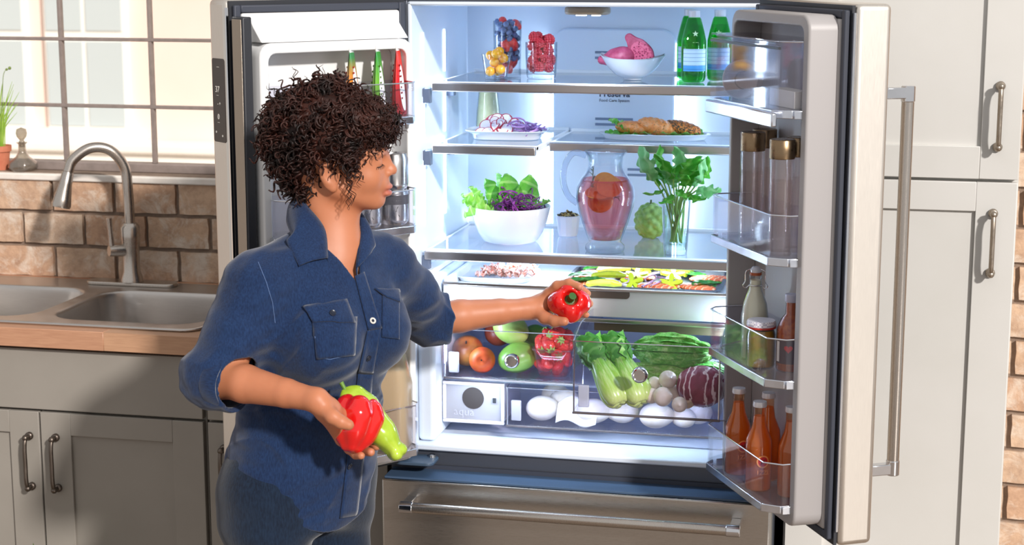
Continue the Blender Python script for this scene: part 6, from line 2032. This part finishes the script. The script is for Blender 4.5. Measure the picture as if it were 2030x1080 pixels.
# placket, pockets and buttons
pk = patch('placket', [(702, 548), (720, 540), (756, 650), (728, 654)], shirt, M_shirt, .003, .002, 6, 14)
patch('placket', [(726, 655), (754, 651), (738, 740), (708, 738)], shirt, M_shirt, .003, .002, 6, 12)
patch('placket', [(708, 738), (738, 740), (706, 1020), (672, 1026)], shirt, M_shirt, .003, .002, 6, 24)
pr_ = patch('pocket', [(618, 632), (706, 628), (702, 704), (628, 712)], shirt, M_shirt, .0025, .0015)
patch('pocket_flap', [(602, 610), (684, 594), (700, 640), (620, 640)], shirt, M_shirt, .0055, .003, 12, 6)
seam([(622, 642), (628, 708), (655, 712), (701, 701), (704, 632)], pr_)
pl_ = patch('pocket', [(757, 586), (790, 578), (790, 672), (756, 668)], shirt, M_shirt, .0025, .0015)
patch('pocket_flap', [(740, 574), (788, 574), (790, 600), (765, 592)], shirt, M_shirt, .005, .003, 10, 5)
seam([(512, 520), (528, 560), (540, 600), (545, 640)], shirt)
M_btn = plain('dark_button', (26, 32, 48), .3); M_btnw = plain('button_ring', (214, 210, 202), .35)
for px, py, w in ((737, 637, 1), (727, 708, 0), (690, 922, 0), (657, 624, 0), (706, 800, 0)):
    p, nr = hits([(px, py)], off=.0052 if px != 657 else .0085)
    z = Vector(nr[0]); x = z.orthogonal().normalized(); y = z.cross(x)
    Mx = Matrix(((x.x, y.x, z.x, p[0][0]), (x.y, y.y, z.y, p[0][1]), (x.z, y.z, z.z, p[0][2]), (0, 0, 0, 1)))
    bt = MB().lathe([(0, -.0012), (.0062, -.0012), (.0066, .0006), (.0058, .0014), (.004, .0006), (0, .0006)], 20).build('button', M_btnw if w else M_btn, shirt, Mx)
    MB().lathe([(0, .0006), (.0032, .0006), (.003, .0012), (0, .0012)], 14).build('button_centre', M_btn, bt, Mx)
# rolled cuffs
def cuff(c, d, r, name, tilt=0):
    d = Vector(d); x = d.orthogonal().normalized(); y = d.cross(x)
    Mx = Matrix(((x.x, y.x, d.x, c[0]), (x.y, y.y, d.y, c[1]), (x.z, y.z, d.z, c[2]), (0, 0, 0, 1)))
    prof = [(r-.004, .0), (r+.001, .002), (r+.0035, -.004), (r+.004, -.03), (r+.0015, -.036), (r-.002, -.03), (r-.004, -.01)]
    b = MB().lathe(prof, 48, None, close=True)
    b.v = [(X*(1+.02*math.sin(3*math.atan2(Y, X)+1)), Y*(1+.02*math.sin(3*math.atan2(Y, X)+1)), Z+.003*math.sin(2*math.atan2(Y, X))) for X, Y, Z in b.v]
    return b.build(name, M_shirt, shirt, Mx, smooth=70)
cuff(CUFR, dR, .0585, 'cuff'); cuff(CUFL, dL, .0515, 'cuff')
# collar: a stand round the neck and two pointed wings lying on the shirt
NC = V3((-.398, -.588, 0))
def ncp(f, l, z):
    return NC+F2*f+L2*l+V3((0, 0, z))
def wing(side, fold_px, tip_px, edge_px):
    """fold line up the neck to the open front, outer edge lying on the cloth"""
    vf = hits([fold_px], off=.006)[0][0]; vt = hits([tip_px], off=.006)[0][0]; ve = hits([edge_px], off=.007)[0][0]
    fold = bez([ncp(-.056, 0, 1.386), ncp(-.042, side*.042, 1.383), ncp(.0, side*.058, 1.366), ncp(.04, side*.05, 1.325), vf], 8)
    outer = bez([ncp(-.078, 0, 1.338), ncp(-.058, side*.058, 1.335), (ncp(.0, side*.084, 1.315)+ve)/2 if side < 0 else ncp(.01, side*.078, 1.312), ve, vt], 8)
    n = len(fold)-1; k = 7
    b = MB()
    for j in range(k+1):
        for i in range(n+1):
            a, c_ = Vector(fold[i]), Vector(outer[i]); t = j/k
            q = a.lerp(c_, t); o_ = Vector((q.x-NC[0], q.y-NC[1], 0)); o_ = o_.normalized() if o_.length > 1e-6 else o_
            b.v.append(tuple(q+(o_*.006+Vector((0, 0, .004)))*math.sin(PI*t)))
    b.f = [(j*(n+1)+i, j*(n+1)+i+1, (j+1)*(n+1)+i+1, (j+1)*(n+1)+i) for j in range(k) for i in range(n)]
    m0 = len(b.v)          # stand inside the fold
    for i in range(n+1):
        a = Vector(fold[i]); o_ = Vector((NC[0]-a.x, NC[1]-a.y, 0)).normalized()
        b.v.append(tuple(a+o_*.002)); b.v.append(tuple(a+o_*.001+Vector((0, 0, -.04+.02*(i/n)))))
    b.f += [(m0+2*i, m0+2*i+1, m0+2*i+3, m0+2*i+2) for i in range(n)]
    return b.build('collar', M_shirt, shirt, solid=.0022, smooth=180)
wing(-1, (648, 514), (590, 528), (568, 485))
wing(1, (704, 534), (733, 500), (738, 484))

# ---------------------------------------------------------------- jeans and shoes
def jeans_fn(p):
    d = smin(torso(p, -.008)+np.clip((p[:, 2]-.79)*.16, 0, .016), legs(p, .0), .05)
    d = np.maximum(d, p[:, 2]-.92)
    return d+.001*vnoise(p, 70, 3)+.0012*np.sin(p @ V3((30, 10, 110))+2*np.sin(p @ V3((20, 9, 12))))*np.exp(-((p[:, 2]-.5)/.2)**2)
jlo, jhi = bounds([tp(-.15, -.18, .95), tp(.15, .18, .95), tp(-.15, .18, .9), tp(.15, -.18, .9), AR, AL], .08)
jlo[2] = .055
M_jean = cloth('denim', (11, 20, 36), (27, 44, 66), 300, .4)
jn = solid('jeans', lambda p: np.maximum(jeans_fn(p), .075-p[:, 2]), jlo, jhi, .004, M_jean, person, smooth=2)
jn['label'] = 'dark blue denim jeans'
fo, fi = bounds([AR*[1, 1, 0], AL*[1, 1, 0], AR*[1, 1, 0]+F2*.15, AL*[1, 1, 0]+F2*.15], .06)
fo[2] = -.004; fi[2] = .1
solid('shoes', lambda p: feet(p, .004), fo, fi, .004, plain('shoe_canvas', (226, 222, 214), .7), person)

# ---------------------------------------------------------------- face details
def face_hit(px, py, off=.0):
    d = V3(ray(px, py)); t = 2.4
    for _ in range(90):
        t += float(np.clip(head((CAMV+d*t)[None]), -.02, .05)[0])*.8
    return CAMV+d*(t-off)
M_lash = plain('lash_black', (24, 14, 12), .6)
pts = [hp(.0855+.0148*math.cos(a), -(.031+.0148*math.sin(a)), .0135-.003*math.sin(1.2*a)) for a in [(-.9+2.2*i/10) for i in range(11)]]
b = MB().tube([Vector(q) for q in pts], [.0005]+[.0009]*9+[.0005], 5)
for i in range(2, 11):
    q = Vector(pts[i]); o_ = (q-Vector(hp(.086, -.031, .019))).normalized()
    b.tube([q, q+o_*.004+Vector((0, 0, -.0015)), q+o_*.0065+Vector((0, 0, -.001))], [.0004, .0003, .0001], 4)
b.build('eyelashes', M_lash, person)
pts2 = [(x, -y, z) for x, y, z in [(.0855+.0148*math.cos(a), -(.031+.0148*math.sin(a)), .0135-.003*math.sin(1.2*a)) for a in [(-.9+2.2*i/10) for i in range(11)]]]
MB().tube([Vector(hp(*q)) for q in pts2], [.0005]+[.0009]*9+[.0005], 5).build('eyelashes', M_lash, person)
for s in (-1, 1):
    pb = [Vector(hp(.1055-.011*t*t-.002*t, s*(.014+.034*t), .0385+.006*math.sin(t*2.4))) for t in [i/8 for i in range(9)]]
    MB().tube(pb, [.0016, .0024, .0028, .0028, .0026, .0022, .0018, .0012, .0006], 6, flat=.6).build('eyebrow', M_lash, person)

# ---------------------------------------------------------------- hair
HY = -.585
blobs = [(605, 235, 52, 0), (648, 212, 50, .0), (585, 290, 40, 0), (605, 320, 40, 0), (655, 262, 60, 0), (698, 228, 42, 0), (738, 234, 32, .0), (758, 240, 22, -.01), (640, 300, 46, 0), (612, 350, 26, .0), (578, 235, 38, 0), (715, 258, 26, -.03), (690, 285, 22, -.05), (570, 265, 30, 0)]
bl = []
for px, py, r, dy in blobs:
    bl.append((A(px, py, HY+dy), r/1000.0))
def hair_fn(p):
    d = None
    for c_, r in bl:
        e = ellip(p, c_, (r, max(r*1.15, min(.082, r*1.5)), r))
        d = e if d is None else smin(d, e, .03)
    # skull cap
    q = (p-HC) @ HR
    cap = np.maximum(ellip(q, (-.004, 0, .058), (.102, .08, .094)), -(q[:, 2]-.012+.55*(q[:, 0]-.03)))
    d = smin(d, cap, .02)
    # keep the face and ear clear
    d = smax(d, -ellip(q, (.095, 0, .0), (.055, .12, .056)), .01)
    s = q.copy(); s[:, 1] = np.abs(s[:, 1])
    d = smax(d, -ellip(s, (.006, .08, -.004), (.026, .03, .036)), .006)
    return d+.004*vnoise(p, 160, 2)+.002*vnoise(p, 330, 6)
hlo, hhi = bounds([c_ for c_, r in bl]+[HC], .12)
hme, hv = sdf_mesh(hair_fn, hlo, hhi, .004)
m = N('dark_curly_hair')
c = m.ramp(m.noise(m.tc(), 22, 3), [(.35, (22, 12, 10)), (.65, (62, 30, 22))])
m.set(col=c, rough=.5, spec=.35)
M_hair = m.m
hme.materials.append(M_hair)
hair = link('hair', hme, person)
hair['label'] = 'dark brown curly hair gathered up high'
rs = np.random.RandomState(7)
nrm = np.zeros((len(hme.vertices), 3)); hme.vertices.foreach_get('normal', nrm.ravel()) if False else None
nr_arr = np.zeros(len(hme.vertices)*3, np.float32); hme.vertices.foreach_get('normal', nr_arr); nr_arr = nr_arr.reshape(-1, 3)
cv_arr = np.zeros(len(hme.vertices)*3, np.float32); hme.vertices.foreach_get('co', cv_arr); cv_arr = cv_arr.reshape(-1, 3)
crown = A(640, 235, HY)
V_all, F_all = [], []
base_i = 0
def add_curl(p0, axis, length, coil, turns, thick, phase, bend, n=26, sides=3):
    """one springy lock: a helix whose axis bends"""
    global base_i
    axis = axis/np.linalg.norm(axis)
    s = np.cross(axis, V3((0, 0, 1)) if abs(axis[2]) < .9 else V3((1, 0, 0))); s /= np.linalg.norm(s); b_ = np.cross(axis, s)
    t = np.linspace(0, 1, n)
    r = coil*np.minimum(1, t*4+.15)*(1-.25*t)
    ph = phase+turns*2*PI*t
    pts = p0+axis*(length*t)[:, None]+s*(r*np.cos(ph))[:, None]+b_*(r*np.sin(ph))[:, None]+bend*(t*t)[:, None]
    tan = np.gradient(pts, axis=0); tan /= np.linalg.norm(tan, axis=1)[:, None]
    sd = np.cross(tan, axis+V3((.01, .02, .03))); sd /= np.linalg.norm(sd, axis=1)[:, None]
    bd = np.cross(tan, sd)
    th = thick*(1-.6*t**3)
    ring = [pts+sd*(th*math.cos(2*PI*k/sides))[:, None]+bd*(th*math.sin(2*PI*k/sides))[:, None] for k in range(sides)]
    V_all.append(np.stack(ring, 1).reshape(-1, 3))
    i = np.arange(n-1)[:, None]*sides; k = np.arange(sides)[None]; k2 = (k+1) % sides
    F_all.append(np.stack([i+k, i+k2, i+sides+k2, i+sides+k], -1).reshape(-1, 4)+base_i)
    base_i += n*sides
def sprout(count, lock):
    for k in rs.choice(len(cv_arr), count):
        p0, n_ = cv_arr[k].astype(float), nr_arr[k].astype(float)
        q = (p0-HC) @ HR
        fringe = q[0] > .05
        if math.hypot(q[0]-.004, q[2]) < .04 and abs(q[1]) > .05: continue
        rad = p0-crown; rad /= np.linalg.norm(rad)+1e-6
        clump = V3((math.sin(p0[0]*90+3*math.sin(p0[2]*60)), math.sin(p0[2]*80+p0[1]*50), math.cos(p0[0]*70-p0[2]*65)))
        ax = n_*rs.uniform(.1, .55)+np.cross(n_, clump)*.9+rad*.2+V3((0, 0, -.3))+rs.normal(size=3)*.15
        if lock:
            L_ = rs.uniform(.018, .03) if fringe else rs.uniform(.028, .05)
            add_curl(p0-n_*.003, ax, L_, rs.uniform(.004, .0065) if fringe else rs.uniform(.005, .0095), rs.uniform(1.4, 2.8), rs.uniform(.0020, .0034)*(.7 if fringe else 1), rs.uniform(0, 6.3), V3((0, 0, -.008))+n_*rs.uniform(-.006, .004), 28, 4)
        else:
            add_curl(p0, ax+n_*.3, rs.uniform(.015, .032), rs.uniform(.003, .006), rs.uniform(1.2, 2.4), rs.uniform(.0008, .0012), rs.uniform(0, 6.3), V3((0, 0, -.004)), 24, 3)
sprout(1500, True); sprout(700, False)
# loose ringlets and fly-aways
loose = [((686, 330), (697, 405), 5), ((693, 340), (690, 412), 5), ((706, 300), (712, 372), 6), ((700, 320), (716, 360), 6), ((735, 262), (741, 318), 4), ((715, 270), (722, 325), 4), ((755, 262), (764, 300), 4),
         ((590, 165), (583, 132), 6), ((630, 165), (640, 132), 6), ((548, 230), (518, 258), 6), ((545, 262), (522, 282), 6), ((555, 300), (534, 298), 6), ((560, 330), (548, 372), 6), ((575, 345), (568, 392), 5), ((600, 360), (575, 385), 5),
         ((735, 195), (765, 186), 6), ((765, 205), (795, 215), 5), ((780, 235), (797, 262), 5), ((785, 250), (796, 276), 5), ((555, 190), (532, 172), 6), ((690, 175), (712, 168), 6), ((742, 280), (752, 312), 4), ((690, 345), (704, 398), 5)]
for (a, b_, cl_) in loose:
    for j in range(2):
        yy = HY-.075+rs.uniform(-.01, .01) if a[1] > 255 and a[0] > 680 else HY+rs.uniform(-.05, .02)
        if a[0] > 730 and a[1] > 255: yy = HY-.05
        p0 = A(a[0]+rs.uniform(-3, 3), a[1], yy); p1 = A(b_[0]+rs.uniform(-5, 5), b_[1]+rs.uniform(-5, 5), yy)
        v = p1-p0
        add_curl(p0, v, np.linalg.norm(v), cl_/1000.0, 2.2*np.linalg.norm(v)/.07+.6, .0010, rs.uniform(0, 6), V3((0, 0, 0)), 56)
Vv = np.concatenate(V_all); Ff = np.concatenate(F_all)
cme = bpy.data.meshes.new('curls')
cme.vertices.add(len(Vv)); cme.vertices.foreach_set('co', Vv.astype(np.float32).ravel())
cme.loops.add(Ff.size); cme.loops.foreach_set('vertex_index', Ff.astype(np.int32).ravel())
cme.polygons.add(len(Ff)); cme.polygons.foreach_set('loop_start', (np.arange(len(Ff))*4).astype(np.int32))
cme.update(calc_edges=True); cme.shade_smooth(); cme.materials.append(M_hair)
tag(link('curls', cme, hair), None, None, None, 'stuff')

# ---------------------------------------------------------------- the peppers she holds
def bell_fn(W, H, lobes=4, seed=0):
    """lobed pepper: fat ribs side by side, broad shoulders, narrower foot"""
    rs2 = np.random.RandomState(seed+3)
    ribs = []
    for k in range(lobes):
        an = 2*PI*k/lobes+rs2.uniform(-.12, .12)
        c, q = math.cos(an), math.sin(an); w = rs2.uniform(.94, 1.06)
        ribs.append(([(c*W*.22, q*W*.22, -H*.40), (c*W*.40, q*W*.40, -H*.12), (c*W*.48, q*W*.48, H*.18), (c*W*.44, q*W*.44, H*.34)], [W*.26, W*.42*w, W*.51*w, W*.42*w]))
    def f(p):
        d = cone(p, (0, 0, -H*.33), (0, 0, H*.3), W*.3, W*.55)
        for pts, rr in ribs:
            d = smin(d, chain(p, pts, rr, W*.5), W*.13)
        return smax(d, -ellip(p, (0, 0, H*.52), (W*.34, W*.34, H*.2)), W*.25)
    return f
M_red = plain('red_pepper', (206, 14, 18), .16, (222, 26, 20), 20, coat=.6)
M_gp = plain('green_pepper', (150, 188, 34), .2, (186, 210, 70), 26, coat=.5)
M_pstem = plain('pepper_stem', (86, 128, 44), .5, (120, 156, 60), 60)
def stem(parent, Mx, z, L, m=M_pstem, r=.006):
    pts = bez([(0, 0, z), (.001, 0, z+L*.4), (.004, .002, z+L)], 4)
    MB().tube([Mx @ q for q in pts], [r*1.9, r*1.3]+[r]*(len(pts)-3)+[r*1.15], 10).build('stem', m, parent)
    b = MB()
    b.lathe([(0, z-.001), (r*2.8, z-.0015), (r*2.2, z+.002), (0, z+.004)], 12, Mx)
    b.build('calyx', m, parent)
pc = A(706, 842, -.797)
Mx = Matrix.Translation(pc) @ Matrix.Rotation(R(4), 4, 'Y') @ Matrix.Rotation(R(-26), 4, 'X') @ Matrix.Rotation(.35, 4, 'Z')
fb = bell_fn(.0455, .103)
o = solid('bell_pepper', fb, (-.06, -.06, -.07), (.06, .06, .07), .0022, M_red, None, Mx, smooth=2)
tag(o, 'glossy red bell pepper held at the waist against a green pepper', 'pepper')
stem(o, Mx @ Matrix.Identity(4), .036, .022)
pc = A(1127, 602, -.20)
cd = Vector(CAMV-pc).normalized()
z_ = (cd+Vector((.12, 0, .35))).normalized(); x_ = Vector((0, 0, 1)).cross(z_).normalized(); y_ = z_.cross(x_)
Mx = Matrix(((x_.x, y_.x, z_.x, pc[0]), (x_.y, y_.y, z_.y, pc[1]), (x_.z, y_.z, z_.z, pc[2]), (0, 0, 0, 1)))
o = solid('bell_pepper', bell_fn(.0425, .078, 4, 2), (-.055, -.055, -.06), (.055, .055, .06), .0022, M_red, None, Mx, smooth=2)
tag(o, 'red bell pepper with green stem held out in front of the refrigerator', 'pepper')
stem(o, Mx, .028, .022, plain('dark_stem', (48, 92, 32), .5), .0075)
g0, g1 = A(694, 786, -.768), A(786, 896, -.758)
gd = Vector(g0-g1); L = gd.length; z_ = gd.normalized(); x_ = Vector((0, 1, 0)).cross(z_).normalized(); y_ = z_.cross(x_)
Mx = Matrix(((x_.x, y_.x, z_.x, g1[0]), (x_.y, y_.y, z_.y, g1[1]), (x_.z, y_.z, z_.z, g1[2]), (0, 0, 0, 1)))
def longp(p):
    a = np.arctan2(p[:, 1], p[:, 0])
    d = chain(p, [(0, 0, .006), (.003, 0, L*.35), (.001, 0, L*.75), (0, 0, L*.96)], [.016, .022, .027, .024], .03)
    for k in range(3):
        an = 2*PI*k/3+.4
        d = smin(d, sphere(p, (.011*math.cos(an), .011*math.sin(an), -.002), .0115), .006)
        d = smin(d, ellip(p, (.013*math.cos(an), .013*math.sin(an), L*.98), (.014, .014, .012)), .008)
    return d+.0016*np.cos(3*a+p[:, 2]*14)+.0012*vnoise(p, 110, 4)
o = solid('long_pepper', longp, (-.045, -.045, -.02), (.045, .045, L+.03), .0022, M_gp, None, Mx, smooth=2)
tag(o, 'long light green pepper held behind the red one at the waist', 'pepper')
stem(o, Mx, L+.002, .03, M_pstem, .004)
